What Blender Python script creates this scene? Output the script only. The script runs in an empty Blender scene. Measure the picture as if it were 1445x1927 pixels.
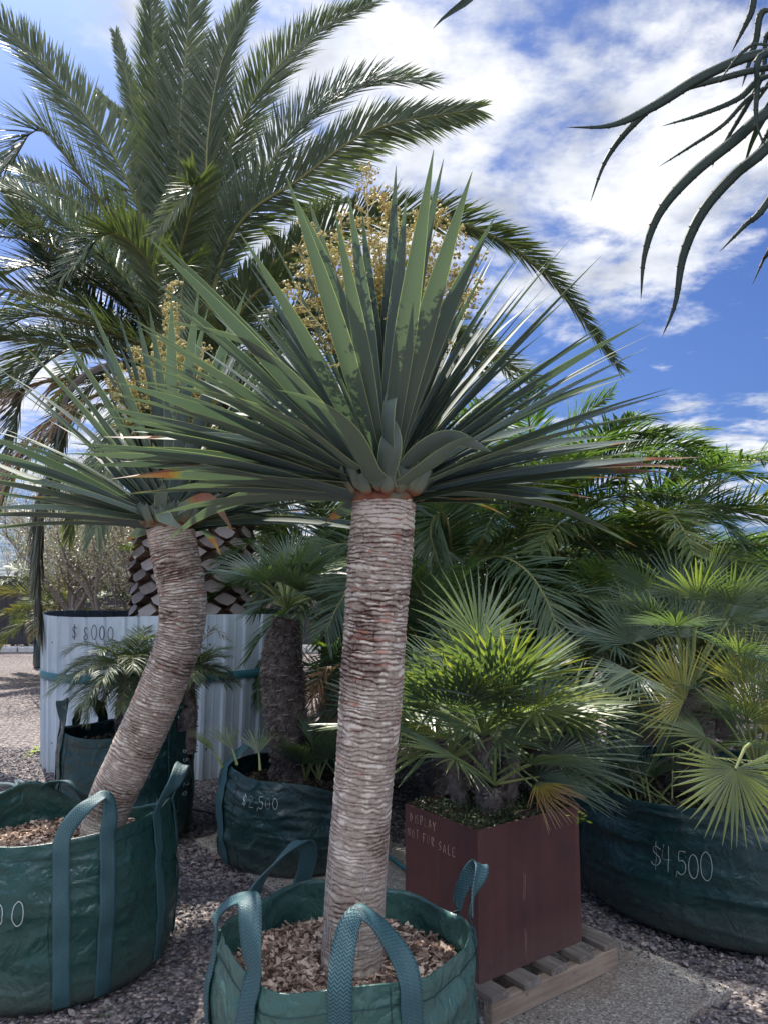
import bpy, math, random
import numpy as np
from mathutils import Vector as V3, Matrix

C = bpy.context.scene
COL = C.collection
R = math.radians
PI = math.pi

# ------------------------------------------------------------------ camera
CAM_H = 1.55
PITCH = R(6.01)
FPX = 1391.7
cam_d = bpy.data.cameras.new('camera')
cam = bpy.data.objects.new('camera', cam_d)
COL.objects.link(cam)
cam.location = (0, 0, CAM_H)
cam.rotation_euler = (R(90) + PITCH, 0, 0)
cam_d.sensor_fit = 'VERTICAL'
cam_d.sensor_height = 36
cam_d.sensor_width = 27
cam_d.lens = 26.0
cam_d.clip_start = 0.05
cam_d.clip_end = 2000
C.camera = cam

# ------------------------------------------------------------------ light
SUN_AZ = R(-32)      # left of the view direction
SUN_EL = R(54)
sd = bpy.data.lights.new('sun', 'SUN')
sun = bpy.data.objects.new('sun', sd)
COL.objects.link(sun)
sd.energy = 3.0
sd.angle = R(0.53)
sd.color = (1.0, 0.94, 0.84)
sdir = V3((math.sin(SUN_AZ) * math.cos(SUN_EL), math.cos(SUN_AZ) * math.cos(SUN_EL), math.sin(SUN_EL)))
sun.rotation_euler = (-sdir).to_track_quat('-Z', 'Y').to_euler()
sun.location = sdir * 30

W = bpy.data.worlds.new('World')
C.world = W
W.use_nodes = True
nt = W.node_tree
for n in list(nt.nodes):
    nt.nodes.remove(n)


def nn(t, typ, **kw):
    n = t.nodes.new(typ)
    for k, v in kw.items():
        if k.startswith('_'):
            setattr(n, k[1:], v)
        else:
            n.inputs[k.replace('__', ' ')].default_value = v
    return n


def lk(t, a, b):
    t.links.new(a, b)


def ramp(t, stops, fac=None, interp='LINEAR'):
    r = t.nodes.new('ShaderNodeValToRGB')
    r.color_ramp.interpolation = interp
    els = r.color_ramp.elements
    while len(els) < len(stops):
        els.new(0.5)
    for e, (p, c) in zip(els, stops):
        e.position = p
        e.color = tuple(c) + (1,) if len(c) == 3 else c
    if fac is not None:
        lk(t, fac, r.inputs[0])
    return r


def math_n(t, op, a, b=None, clamp=False):
    m = t.nodes.new('ShaderNodeMath')
    m.operation = op
    m.use_clamp = clamp
    for i, x in enumerate((a, b)):
        if x is None:
            continue
        if isinstance(x, (int, float)):
            m.inputs[i].default_value = x
        else:
            lk(t, x, m.inputs[i])
    return m.outputs[0]


def mixc(t, fac, a, b, mode='MIX'):
    m = t.nodes.new('ShaderNodeMix')
    m.data_type = 'RGBA'
    m.blend_type = mode
    for sock, x in ((m.inputs[0], fac), (m.inputs[6], a), (m.inputs[7], b)):
        if isinstance(x, (int, float)):
            sock.default_value = x
        elif isinstance(x, tuple):
            sock.default_value = x + (1,) if len(x) == 3 else x
        else:
            lk(t, x, sock)
    return m.outputs[2]


def raydir(px, py):
    F = V3((0, math.cos(PITCH), math.sin(PITCH)))
    U = V3((0, -math.sin(PITCH), math.cos(PITCH)))
    return F + V3((1, 0, 0)) * ((px - 722.5) / FPX) + U * ((963.5 - py) / FPX)


def at(px, py, y):
    d = raydir(px, py)
    return V3((0, 0, CAM_H)) + d * (y / d.y)


def gnd(px, py, z=0.0):
    d = raydir(px, py)
    return V3((0, 0, CAM_H)) + d * ((z - CAM_H) / d.z)


# sky: Nishita with a broken cloud sheet laid out by direction
sky = nn(nt, 'ShaderNodeTexSky', _sky_type='NISHITA', _sun_disc=False)
sky.sun_elevation = SUN_EL
sky.sun_rotation = SUN_AZ
sky.altitude = 20
sky.air_density = 1.0
sky.dust_density = 2.0
sky.ozone_density = 3.0
tc = nn(nt, 'ShaderNodeTexCoord')
sep = nn(nt, 'ShaderNodeSeparateXYZ')
lk(nt, tc.outputs['Generated'], sep.inputs[0])
zc = math_n(nt, 'MAXIMUM', math_n(nt, 'ADD', sep.outputs[2], 0.10), 0.03)
px_ = math_n(nt, 'DIVIDE', sep.outputs[0], zc)
py_ = math_n(nt, 'DIVIDE', sep.outputs[1], zc)
cmb = nn(nt, 'ShaderNodeCombineXYZ')
lk(nt, px_, cmb.inputs[0])
lk(nt, py_, cmb.inputs[1])
n1 = nn(nt, 'ShaderNodeTexNoise', Scale=2.3, Detail=9.0, Roughness=0.62, Distortion=0.25)
lk(nt, cmb.outputs[0], n1.inputs['Vector'])
n2 = nn(nt, 'ShaderNodeTexNoise', Scale=6.0, Detail=6.0, Roughness=0.6)
lk(nt, cmb.outputs[0], n2.inputs['Vector'])
# broad coverage made of soft directional lobes
cov = None
lobes = [(640, 120, 17, 1.0), (900, 250, 16, 1.0), (1120, 330, 15, 1.05), (1000, 460, 9, 0.8), (620, 330, 14, 0.85),
         (1330, 330, 10, 0.75), (470, 30, 12, 0.8), (800, 560, 12, 0.7), (1250, 880, 7, 0.75), (1420, 880, 7, 0.75),
         (1000, 830, 9, 0.6), (600, 800, 18, 0.8), (150, 780, 14, 0.85), (-500, 900, 22, 0.8), (1900, 1000, 16, 0.7)]
lobes_v = [(raydir(a, b).normalized(), c, d) for a, b, c, d in lobes]
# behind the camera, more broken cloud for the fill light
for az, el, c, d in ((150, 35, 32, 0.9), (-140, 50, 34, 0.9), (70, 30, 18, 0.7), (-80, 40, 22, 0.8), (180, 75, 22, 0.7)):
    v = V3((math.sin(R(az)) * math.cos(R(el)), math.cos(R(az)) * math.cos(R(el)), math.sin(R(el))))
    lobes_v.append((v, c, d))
for v, c, d in lobes_v:
    dp = nn(nt, 'ShaderNodeVectorMath', _operation='DOT_PRODUCT')
    lk(nt, tc.outputs['Generated'], dp.inputs[0])
    dp.inputs[1].default_value = v
    mr = nn(nt, 'ShaderNodeMapRange', _interpolation_type='SMOOTHSTEP')
    lk(nt, dp.outputs['Value'], mr.inputs[0])
    mr.inputs[1].default_value = math.cos(R(c))
    mr.inputs[2].default_value = math.cos(R(c * 0.25))
    mr.inputs[3].default_value = 0
    mr.inputs[4].default_value = d
    cov = mr.outputs[0] if cov is None else math_n(nt, 'MAXIMUM', cov, mr.outputs[0])
dens = math_n(nt, 'ADD', math_n(nt, 'MULTIPLY', cov, 0.55), math_n(nt, 'ADD', math_n(nt, 'MULTIPLY', n1.outputs[0], 1.7), -0.72))
dens = math_n(nt, 'ADD', dens, math_n(nt, 'MULTIPLY', math_n(nt, 'ADD', n2.outputs[0], -0.5), 0.95))
mrd = nn(nt, 'ShaderNodeMapRange', _interpolation_type='SMOOTHSTEP')
lk(nt, dens, mrd.inputs[0])
mrd.inputs[1].default_value = 0.34
mrd.inputs[2].default_value = 0.80
n3 = nn(nt, 'ShaderNodeTexNoise', Scale=3.1, Detail=5.0, Roughness=0.55)
mp = nn(nt, 'ShaderNodeMapping')
mp.inputs['Location'].default_value = (3.1, 7.7, 0)
lk(nt, cmb.outputs[0], mp.inputs[0])
lk(nt, mp.outputs[0], n3.inputs['Vector'])
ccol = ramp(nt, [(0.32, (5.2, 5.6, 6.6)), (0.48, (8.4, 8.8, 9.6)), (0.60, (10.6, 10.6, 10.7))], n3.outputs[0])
skyc = mixc(nt, 1.0, sky.outputs[0], (0.165, 0.232, 0.385), 'MULTIPLY')
# unseen clouds behind the camera boosted as added fill, clouds ahead dimmed
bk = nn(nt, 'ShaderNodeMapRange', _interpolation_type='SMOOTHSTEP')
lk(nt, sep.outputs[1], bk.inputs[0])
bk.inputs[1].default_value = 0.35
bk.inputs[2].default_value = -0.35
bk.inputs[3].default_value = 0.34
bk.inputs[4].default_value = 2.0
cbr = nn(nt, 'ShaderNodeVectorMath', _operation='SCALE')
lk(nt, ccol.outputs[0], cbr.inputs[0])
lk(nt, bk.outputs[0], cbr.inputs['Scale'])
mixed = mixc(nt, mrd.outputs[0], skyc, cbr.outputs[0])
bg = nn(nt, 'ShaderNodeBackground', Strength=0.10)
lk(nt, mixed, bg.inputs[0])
wo = nn(nt, 'ShaderNodeOutputWorld')
lk(nt, bg.outputs[0], wo.inputs[0])

C.view_settings.view_transform = 'Standard'
C.view_settings.look = 'None'
C.view_settings.gamma = 1.0
C.view_settings.use_curve_mapping = False
C.view_settings.exposure = 1.65
C.cycles.max_bounces = 8
C.cycles.transparent_max_bounces = 8


# ------------------------------------------------------------------ helpers
def tag(o, label=None, cat=None, group=None, kind=None):
    if label:
        o['label'] = label
    if cat:
        o['category'] = cat
    if group:
        o['group'] = group
    if kind:
        o['kind'] = kind
    return o


ROOT = {}


def empty(name, loc, label, cat, group=None):
    o = bpy.data.objects.new(name, None)
    COL.objects.link(o)
    o.location = loc
    o.empty_display_size = 0.1
    ROOT[o] = V3(loc)
    tag(o, label, cat, group)
    return o


class MB:
    def __init__(s):
        s.V = []
        s.F = []
        s.A = []
        s.B = []
        s.U = []
        s.M = []

    def add(s, vs, fs, a=0.5, m=0, uv=None, b=0.0):
        n = len(s.V)
        k = len(vs)
        s.V.extend([tuple(v) for v in vs])
        s.A.extend(a if isinstance(a, (list, tuple)) else [a] * k)
        s.B.extend(b if isinstance(b, (list, tuple)) else [b] * k)
        s.U.extend(uv if uv is not None else [(0.5, 0.5)] * k)
        s.F.extend([tuple(i + n for i in f) for f in fs])
        s.M.extend([m] * len(fs))

    def build(s, name, mats, parent=None, smooth=True, loc=(0, 0, 0)):
        if not isinstance(mats, (list, tuple)):
            mats = [mats]
        off = ROOT.get(parent, V3(loc)) if parent is not None else V3(loc)
        me = bpy.data.meshes.new(name)
        v = np.array(s.V, dtype=np.float64).reshape(-1, 3) - np.array(off)
        me.from_pydata(v.tolist(), [], s.F)
        for m in mats:
            me.materials.append(m)
        if len(mats) > 1:
            me.polygons.foreach_set('material_index', s.M)
        a = me.attributes.new('v', 'FLOAT', 'POINT')
        a.data.foreach_set('value', s.A)
        a = me.attributes.new('w', 'FLOAT', 'POINT')
        a.data.foreach_set('value', s.B)
        uvl = me.uv_layers.new(name='UVMap')
        li = np.empty(len(me.loops), dtype=np.int32)
        me.loops.foreach_get('vertex_index', li)
        uvl.data.foreach_set('uv', np.array(s.U, dtype=np.float32)[li].ravel())
        if smooth:
            me.polygons.foreach_set('use_smooth', [True] * len(me.polygons))
        me.update()
        o = bpy.data.objects.new(name, me)
        COL.objects.link(o)
        if parent is not None:
            o.parent = parent
            ROOT[o] = off
        else:
            o.location = off
        return o

    def grid(s, P, a=None, m=0, uv=None, b=None, wrap=False, flip=False):
        """P: numpy (rows, cols, 3)"""
        nr, nc = P.shape[:2]
        n = len(s.V)
        s.V.extend(map(tuple, P.reshape(-1, 3).tolist()))
        s.A.extend(np.broadcast_to(0.5 if a is None else a, (nr, nc)).ravel().tolist())
        s.B.extend(np.broadcast_to(0.0 if b is None else b, (nr, nc)).ravel().tolist())
        if uv is None:
            s.U.extend([(0.5, 0.5)] * (nr * nc))
        else:
            s.U.extend(map(tuple, uv.reshape(-1, 2).tolist()))
        cc = nc if wrap else nc - 1
        I, J = np.meshgrid(np.arange(nr - 1), np.arange(cc), indexing='ij')
        J2 = (J + 1) % nc
        q = np.stack([n + I * nc + J, n + I * nc + J2, n + (I + 1) * nc + J2, n + (I + 1) * nc + J], -1).reshape(-1, 4)
        if flip:
            q = q[:, ::-1]
        s.F.extend(map(tuple, q.tolist()))
        s.M.extend([m] * len(q))

    def tube(s, pts, rads, sides=6, a=0.5, m=0, cap=True, b=0.0):
        pts = [V3(p) for p in pts]
        n = len(pts)
        if not isinstance(rads, (list, tuple)):
            rads = [rads] * n
        T0 = (pts[1] - pts[0]).normalized()
        ref = V3((0, 0, 1)) if abs(T0.z) < 0.9 else V3((1, 0, 0))
        S = T0.cross(ref).normalized()
        vs = []
        for i, p in enumerate(pts):
            T = (pts[min(i + 1, n - 1)] - pts[max(i - 1, 0)]).normalized()
            S = (S - T * S.dot(T))
            if S.length < 1e-6:
                S = T.orthogonal()
            S.normalize()
            B = T.cross(S)
            for k in range(sides):
                an = 2 * PI * k / sides
                vs.append(p + (S * math.cos(an) + B * math.sin(an)) * rads[i])
        fs = [(i * sides + k, i * sides + (k + 1) % sides, (i + 1) * sides + (k + 1) % sides, (i + 1) * sides + k)
              for i in range(n - 1) for k in range(sides)]
        if cap:
            fs.append(tuple(range(sides))[::-1])
            fs.append(tuple((n - 1) * sides + k for k in range(sides)))
        s.add(vs, fs, a, m, b=b)

    def box(s, c, u, v, w, a=0.5, m=0, bev=0.0):
        """centre c, half vectors u v w; bevelled edges if bev"""
        c = V3(c); u = V3(u); v = V3(v); w = V3(w)
        if bev <= 0:
            vs = [c + u * i + v * j + w * k for k in (-1, 1) for j in (-1, 1) for i in (-1, 1)]
            fs = [(0, 2, 3, 1), (4, 5, 7, 6), (0, 1, 5, 4), (2, 6, 7, 3), (0, 4, 6, 2), (1, 3, 7, 5)]
            s.add(vs, fs, a, m)
            return
        ax = [u.normalized(), v.normalized(), w.normalized()]
        h = [u.length, v.length, w.length]
        vs = []
        idx = {}
        for sx in (-1, 1):
            for sy in (-1, 1):
                for sz in (-1, 1):
                    for k in range(3):
                        d = [sx * h[0], sy * h[1], sz * h[2]]
                        for q in range(3):
                            if q != k:
                                d[q] -= math.copysign(bev, d[q])
                        idx[(sx, sy, sz, k)] = len(vs)
                        vs.append(c + ax[0] * d[0] + ax[1] * d[1] + ax[2] * d[2])
        fs = []
        for k in range(3):
            o1, o2 = [q for q in range(3) if q != k]
            for sg in (-1, 1):
                f = []
                for (p, q) in ((-1, -1), (1, -1), (1, 1), (-1, 1)):
                    t = [0, 0, 0]; t[k] = sg; t[o1] = p; t[o2] = q
                    f.append(idx[(t[0], t[1], t[2], k)])
                fs.append(tuple(f))
        for k in range(3):
            o1, o2 = [q for q in range(3) if q != k]
            for p in (-1, 1):
                for q in (-1, 1):
                    f = []
                    for sg, kk in ((-1, o1), (1, o1), (1, o2), (-1, o2)):
                        t = [0, 0, 0]; t[k] = sg; t[o1] = p; t[o2] = q
                        f.append(idx[(t[0], t[1], t[2], kk)])
                    fs.append(tuple(f))
        for sx in (-1, 1):
            for sy in (-1, 1):
                for sz in (-1, 1):
                    fs.append(tuple(idx[(sx, sy, sz, k)] for k in range(3)))
        s.add(vs, fs, a, m)


def catmull(P, n):
    P = [V3(p) for p in P]
    if len(P) == 2:
        return [P[0].lerp(P[1], i / (n - 1)) for i in range(n)]
    Q = [P[0] * 2 - P[1]] + P + [P[-1] * 2 - P[-2]]
    L = [0]
    for i in range(len(P) - 1):
        L.append(L[-1] + (P[i + 1] - P[i]).length)
    out = []
    for i in range(n):
        s = L[-1] * i / (n - 1)
        k = 0
        while k < len(P) - 2 and s > L[k + 1]:
            k += 1
        t = (s - L[k]) / max(1e-9, L[k + 1] - L[k])
        a, b, c, d = Q[k], Q[k + 1], Q[k + 2], Q[k + 3]
        out.append(0.5 * ((2 * b) + (c - a) * t + (2 * a - 5 * b + 4 * c - d) * t * t + (3 * b - a - 3 * c + d) * t ** 3))
    return out


def _h(ix, iy, seed):
    x = (ix.astype(np.int64) * 374761393 + iy.astype(np.int64) * 668265263 + seed * 1442695041) & 0xffffffff
    x = ((x ^ (x >> 13)) * 1274126177) & 0xffffffff
    x = x ^ (x >> 16)
    return (x & 0xffff) / 65535.0


def vn(x, y, seed=0, px=None):
    """value noise 0..1, periodic in x with integer period px"""
    x = np.asarray(x, dtype=float); y = np.asarray(y, dtype=float)
    x, y = np.broadcast_arrays(x, y)
    ix = np.floor(x); iy = np.floor(y)
    fx = x - ix; fy = y - iy
    fx = fx * fx * (3 - 2 * fx); fy = fy * fy * (3 - 2 * fy)
    ix = ix.astype(np.int64); iy = iy.astype(np.int64)
    i1 = ix + 1
    if px:
        ix = ix % px; i1 = i1 % px
    a = _h(ix, iy, seed); b = _h(i1, iy, seed)
    c = _h(ix, iy + 1, seed); d = _h(i1, iy + 1, seed)
    return (a * (1 - fx) + b * fx) * (1 - fy) + (c * (1 - fx) + d * fx) * fy


# ------------------------------------------------------------------ materials
def newmat(name):
    m = bpy.data.materials.new(name)
    m.use_nodes = True
    t = m.node_tree
    for n in list(t.nodes):
        t.nodes.remove(n)
    out = t.nodes.new('ShaderNodeOutputMaterial')
    b = t.nodes.new('ShaderNodeBsdfPrincipled')
    lk(t, b.outputs[0], out.inputs[0])
    return m, t, b, out


def attr(t, n):
    a = t.nodes.new('ShaderNodeAttribute')
    a.attribute_name = n
    return a.outputs['Fac']


def objco(t):
    return t.nodes.new('ShaderNodeTexCoord').outputs['Object']


def bump(t, b, h, strength=0.3, dist=0.01):
    bp = nn(t, 'ShaderNodeBump', Strength=strength, Distance=dist)
    lk(t, h, bp.inputs['Height'])
    lk(t, bp.outputs[0], b.inputs['Normal'])
    return bp


def noise(t, scale, detail=4, rough=0.55, vec=None, dist=0.0):
    n = nn(t, 'ShaderNodeTexNoise', Scale=scale, Detail=detail, Roughness=rough, Distortion=dist)
    lk(t, vec if vec is not None else objco(t), n.inputs['Vector'])
    return n.outputs[0]


def leafmat(name, stops, rough=0.42, trans=0.35, tint=(1.5, 1.7, 0.45), nscale=9, dry=None, edge=None, spec=0.45, stripes=0):
    m, t, b, out = newmat(name)
    v = attr(t, 'v')
    v = math_n(t, 'ADD', v, math_n(t, 'MULTIPLY', math_n(t, 'ADD', noise(t, nscale), -0.5), 0.35))
    col = ramp(t, stops, v).outputs[0]
    uv = nn(t, 'ShaderNodeUVMap')
    s2 = nn(t, 'ShaderNodeSeparateXYZ')
    lk(t, uv.outputs[0], s2.inputs[0])
    if stripes:
        mpn = nn(t, 'ShaderNodeMapping')
        mpn.inputs['Scale'].default_value = (stripes, 1.5, 1)
        lk(t, uv.outputs[0], mpn.inputs[0])
        ns = noise(t, 1.0, 3, 0.6, mpn.outputs[0])
        col = mixc(t, math_n(t, 'MULTIPLY', ns, 0.35), col, tuple(x * 0.55 for x in stops[0][1]))
        bump(t, b, ns, 0.25, 0.002)
    if edge:
        e = math_n(t, 'GREATER_THAN', math_n(t, 'ABSOLUTE', math_n(t, 'ADD', s2.outputs[0], -0.5)), 0.465)
        col = mixc(t, math_n(t, 'MULTIPLY', e, 0.75), col, edge)
    if dry:
        w = math_n(t, 'ADD', attr(t, 'w'), math_n(t, 'MULTIPLY', math_n(t, 'ADD', noise(t, 30), -0.5), 0.5))
        dr = ramp(t, [(0.35, (0, 0, 0)), (0.5, (1, 1, 1))], w)
        dc = ramp(t, dry, w).outputs[0]
        col = mixc(t, dr.outputs[0], col, dc)
    lk(t, col, b.inputs['Base Color'])
    b.inputs['Roughness'].default_value = rough
    b.inputs['Specular IOR Level'].default_value = spec
    tr = t.nodes.new('ShaderNodeBsdfTranslucent')
    lk(t, mixc(t, 1.0, col, tint, 'MULTIPLY'), tr.inputs[0])
    mx = nn(t, 'ShaderNodeMixShader')
    mx.inputs[0].default_value = trans
    lk(t, b.outputs[0], mx.inputs[1])
    lk(t, tr.outputs[0], mx.inputs[2])
    lk(t, mx.outputs[0], out.inputs[0])
    return m


def simple(name, stops, rough=0.7, nscale=20, bumpd=0.004, bs=0.5, metallic=0, useattr=True, spec=0.3, detail=6):
    m, t, b, out = newmat(name)
    n = noise(t, nscale, detail, 0.6)
    if useattr:
        f = math_n(t, 'ADD', attr(t, 'v'), math_n(t, 'MULTIPLY', math_n(t, 'ADD', n, -0.5), 0.7))
    else:
        f = n
    lk(t, ramp(t, stops, f).outputs[0], b.inputs['Base Color'])
    b.inputs['Roughness'].default_value = rough
    b.inputs['Metallic'].default_value = metallic
    b.inputs['Specular IOR Level'].default_value = spec
    if bumpd:
        bump(t, b, n, bs, bumpd)
    return m


M = {}
M['dragon'] = leafmat('dragon_leaf', [(0.0, (0.072, 0.105, 0.108)), (0.5, (0.120, 0.162, 0.150)), (1.0, (0.180, 0.225, 0.175))], rough=0.58,
                      trans=0.20, tint=(1.05, 1.3, 0.6), edge=(0.42, 0.45, 0.22), stripes=30, nscale=6,
                      dry=[(0.4, (0.24, 0.24, 0.06)), (0.6, (0.26, 0.09, 0.05)), (1.0, (0.24, 0.15, 0.10))], spec=0.28)
M['collar'] = simple('leaf_collar', [(0.1, (0.08, 0.030, 0.018)), (0.45, (0.24, 0.095, 0.055)), (0.75, (0.17, 0.19, 0.13)), (1.0, (0.13, 0.17, 0.14))], nscale=40, bumpd=0.003)
M['flower'] = simple('flower_bead', [(0.0, (0.26, 0.19, 0.07)), (0.5, (0.52, 0.42, 0.16)), (1.0, (0.70, 0.62, 0.28))], rough=0.6, nscale=60, bumpd=0)
M['frond'] = leafmat('feather_leaflet', [(0.0, (0.058, 0.085, 0.056)), (0.45, (0.098, 0.135, 0.076)), (0.85, (0.17, 0.19, 0.085)), (1.0, (0.27, 0.20, 0.09))],
                     trans=0.22, tint=(1.4, 1.5, 0.4), nscale=2.0, spec=0.4, rough=0.46)
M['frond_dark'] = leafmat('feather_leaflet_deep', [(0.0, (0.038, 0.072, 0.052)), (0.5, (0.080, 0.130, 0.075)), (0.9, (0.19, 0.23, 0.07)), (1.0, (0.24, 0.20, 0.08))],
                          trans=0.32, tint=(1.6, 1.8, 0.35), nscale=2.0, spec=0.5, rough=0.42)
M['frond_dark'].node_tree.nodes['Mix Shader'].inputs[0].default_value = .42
M['rachis'] = simple('frond_rib', [(0.2, (0.13, 0.15, 0.05)), (0.8, (0.26, 0.24, 0.09))], rough=0.5, nscale=14, bumpd=0.002)
M['fan'] = leafmat('fan_segment', [(0.0, (0.065, 0.108, 0.086)), (0.5, (0.125, 0.178, 0.125)), (0.8, (0.22, 0.26, 0.10)), (1.0, (0.42, 0.38, 0.10))],
                   trans=0.36, tint=(1.6, 1.7, 0.4), nscale=4.0, spec=0.6, rough=0.38,
                   dry=[(0.4, (0.36, 0.30, 0.05)), (0.7, (0.26, 0.17, 0.08)), (1.0, (0.30, 0.20, 0.12))])
M['petiole'] = simple('leaf_stalk', [(0.2, (0.13, 0.19, 0.07)), (0.8, (0.27, 0.30, 0.12))], rough=0.5, nscale=20, bumpd=0.001)
M['dryfrond'] = leafmat('dead_leaflet', [(0.0, (0.13, 0.09, 0.06)), (0.5, (0.26, 0.17, 0.10)), (1.0, (0.42, 0.22, 0.09))], trans=0.25, tint=(1.3, 1.0, 0.6))
M['greydry'] = leafmat('grey_dead_leaflet', [(0.0, (0.07, 0.08, 0.06)), (1.0, (0.16, 0.17, 0.12))], trans=0.15, tint=(1.2, 1.1, 0.7))
M['aloe'] = leafmat('aloe_leaf', [(0.0, (0.012, 0.025, 0.019)), (1.0, (0.028, 0.046, 0.034))], rough=0.55, spec=.25, trans=0.06, nscale=5,
                    dry=[(0.4, (0.10, 0.05, 0.05)), (1.0, (0.30, 0.16, 0.12))])
M['bark'] = simple('grey_bark', [(0.1, (0.09, 0.075, 0.065)), (0.9, (0.28, 0.245, 0.22))], rough=0.85, nscale=30, bumpd=0.01)
M['fibre'] = simple('trunk_fibre', [(0.0, (0.05, 0.038, 0.034)), (0.5, (0.16, 0.13, 0.12)), (1.0, (0.34, 0.30, 0.28))], rough=0.9, nscale=60, bumpd=0.01)
M['bootface'] = simple('leaf_boot', [(0.0, (0.13, 0.11, 0.10)), (0.5, (0.27, 0.24, 0.225)), (1.0, (0.40, 0.37, 0.35))], rough=0.85, nscale=25, bumpd=0.006)
M['bootside'] = simple('boot_fibre', [(0.0, (0.03, 0.022, 0.018)), (0.6, (0.12, 0.075, 0.05)), (1.0, (0.22, 0.13, 0.08))], rough=0.9, nscale=35, bumpd=0.01)
M['steel'] = simple('dark_soil', [(0.2, (0.02, 0.016, 0.012)), (0.8, (0.09, 0.07, 0.055))], rough=0.95, nscale=60, bumpd=0.02)
M['soil'] = M['steel']
M['chip'] = simple('wood_chip', [(0.0, (0.06, 0.036, 0.028)), (0.35, (0.18, 0.115, 0.085)), (0.7, (0.36, 0.26, 0.20)), (1.0, (0.62, 0.50, 0.40))],
                   rough=0.8, nscale=90, bumpd=0.002)
M['stone'] = simple('gravel_stone', [(0.0, (0.050, 0.049, 0.058)), (0.5, (0.115, 0.108, 0.118)), (1.0, (0.29, 0.26, 0.255))], rough=0.85, nscale=120, bumpd=0.001)
M['olive'] = leafmat('shrub_leaf', [(0.0, (0.17, 0.18, 0.13)), (0.5, (0.32, 0.32, 0.25)), (1.0, (0.48, 0.43, 0.35))], trans=0.2, tint=(1.2, 1.2, 0.8), rough=0.5)
M['moss'] = leafmat('moss_leaf', [(0.0, (0.035, 0.06, 0.03)), (0.6, (0.08, 0.12, 0.06)), (1.0, (0.20, 0.22, 0.13))], trans=0.2)
M['weed'] = leafmat('weed_leaf', [(0.0, (0.22, 0.34, 0.04)), (1.0, (0.45, 0.52, 0.06))], trans=0.35)


def bark_mat():
    m, t, b, out = newmat('scarred_bark')
    v = attr(t, 'v')
    co = objco(t)
    mpn = nn(t, 'ShaderNodeMapping')
    mpn.inputs['Scale'].default_value = (1, 1, 3.5)
    lk(t, co, mpn.inputs[0])
    n = noise(t, 55, 5, 0.65, mpn.outputs[0])
    f = math_n(t, 'ADD', v, math_n(t, 'MULTIPLY', math_n(t, 'ADD', n, -0.5), 0.45))
    col = ramp(t, [(0.0, (0.040, 0.016, 0.012)), (0.2, (0.105, 0.062, 0.052)), (0.42, (0.245, 0.195, 0.160)), (0.72, (0.385, 0.325, 0.275)), (1.0, (0.62, 0.56, 0.48))], f).outputs[0]
    w = attr(t, 'w')
    col = mixc(t, w, col, (0.42, 0.095, 0.04))
    lk(t, col, b.inputs['Base Color'])
    b.inputs['Roughness'].default_value = 0.85
    b.inputs['Specular IOR Level'].default_value = 0.2
    bump(t, b, n, 0.5, 0.004)
    return m


M['scar'] = bark_mat()


def bag_mat(name, c1, c2):
    m, t, b, out = newmat(name)
    co = objco(t)
    n = noise(t, 3.2, 6, 0.6, co, 0.6)
    n2 = noise(t, 18, 5, 0.6, co, 0.4)
    uv = nn(t, 'ShaderNodeUVMap')
    wv = nn(t, 'ShaderNodeTexWave', Scale=1.0, Distortion=0.0)
    wv.bands_direction = 'X'
    mpn = nn(t, 'ShaderNodeMapping')
    mpn.inputs['Scale'].default_value = (55, 1, 1)
    lk(t, uv.outputs[0], mpn.inputs[0])
    lk(t, mpn.outputs[0], wv.inputs['Vector'])
    col = mixc(t, n, c1, c2)
    col = mixc(t, math_n(t, 'MULTIPLY', ramp(t, [(0.50, (0, 0, 0)), (0.75, (1, 1, 1))], n2).outputs[0], 0.25), col, (0.06, 0.13, 0.13))
    dirt = noise(t, 7, 4, 0.7, co)
    hsep = nn(t, 'ShaderNodeSeparateXYZ')
    lk(t, co, hsep.inputs[0])
    low = math_n(t, 'SUBTRACT', 0.22, hsep.outputs[2], True)
    low = math_n(t, 'MULTIPLY', math_n(t, 'MULTIPLY', low, 3.0, True), dirt)
    col = mixc(t, low, col, (0.16, 0.13, 0.10))
    lk(t, col, b.inputs['Base Color'])
    b.inputs['Roughness'].default_value = 0.33
    lk(t, ramp(t, [(0.3, (0.24,) * 3), (0.7, (0.42,) * 3)], n2).outputs[0], b.inputs['Roughness'])
    b.inputs['Specular IOR Level'].default_value = 0.6
    h = math_n(t, 'ADD', math_n(t, 'MULTIPLY', n2, 1.0), math_n(t, 'MULTIPLY', wv.outputs[0], 0.03))
    cr = noise(t, 7.0, 2, 0.5, co, 2.2)
    h = math_n(t, 'ADD', h, math_n(t, 'MULTIPLY', math_n(t, 'ABSOLUTE', math_n(t, 'ADD', cr, -0.5)), 3.5 if 'faded' in name else 2.0))
    vor = nn(t, 'ShaderNodeTexVoronoi', Scale=9.0, _feature='DISTANCE_TO_EDGE')
    nv = nn(t, 'ShaderNodeTexNoise', Scale=6.0, Detail=3.0)
    lk(t, co, nv.inputs['Vector'])
    lk(t, mixc(t, 0.25, co, nv.outputs['Color']), vor.inputs['Vector'])
    h = math_n(t, 'ADD', h, math_n(t, 'MULTIPLY', math_n(t, 'MINIMUM', vor.outputs[0], 0.16), 1.6))
    bump(t, b, h, 0.45, 0.012)
    tr = t.nodes.new('ShaderNodeBsdfTranslucent')
    lk(t, mixc(t, 1.0, col, (0.9, 2.2, 1.2), 'MULTIPLY'), tr.inputs[0])
    mx = nn(t, 'ShaderNodeMixShader')
    mx.inputs[0].default_value = 0.10
    lk(t, b.outputs[0], mx.inputs[1])
    lk(t, tr.outputs[0], mx.inputs[2])
    lk(t, mx.outputs[0], out.inputs[0])
    return m


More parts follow.
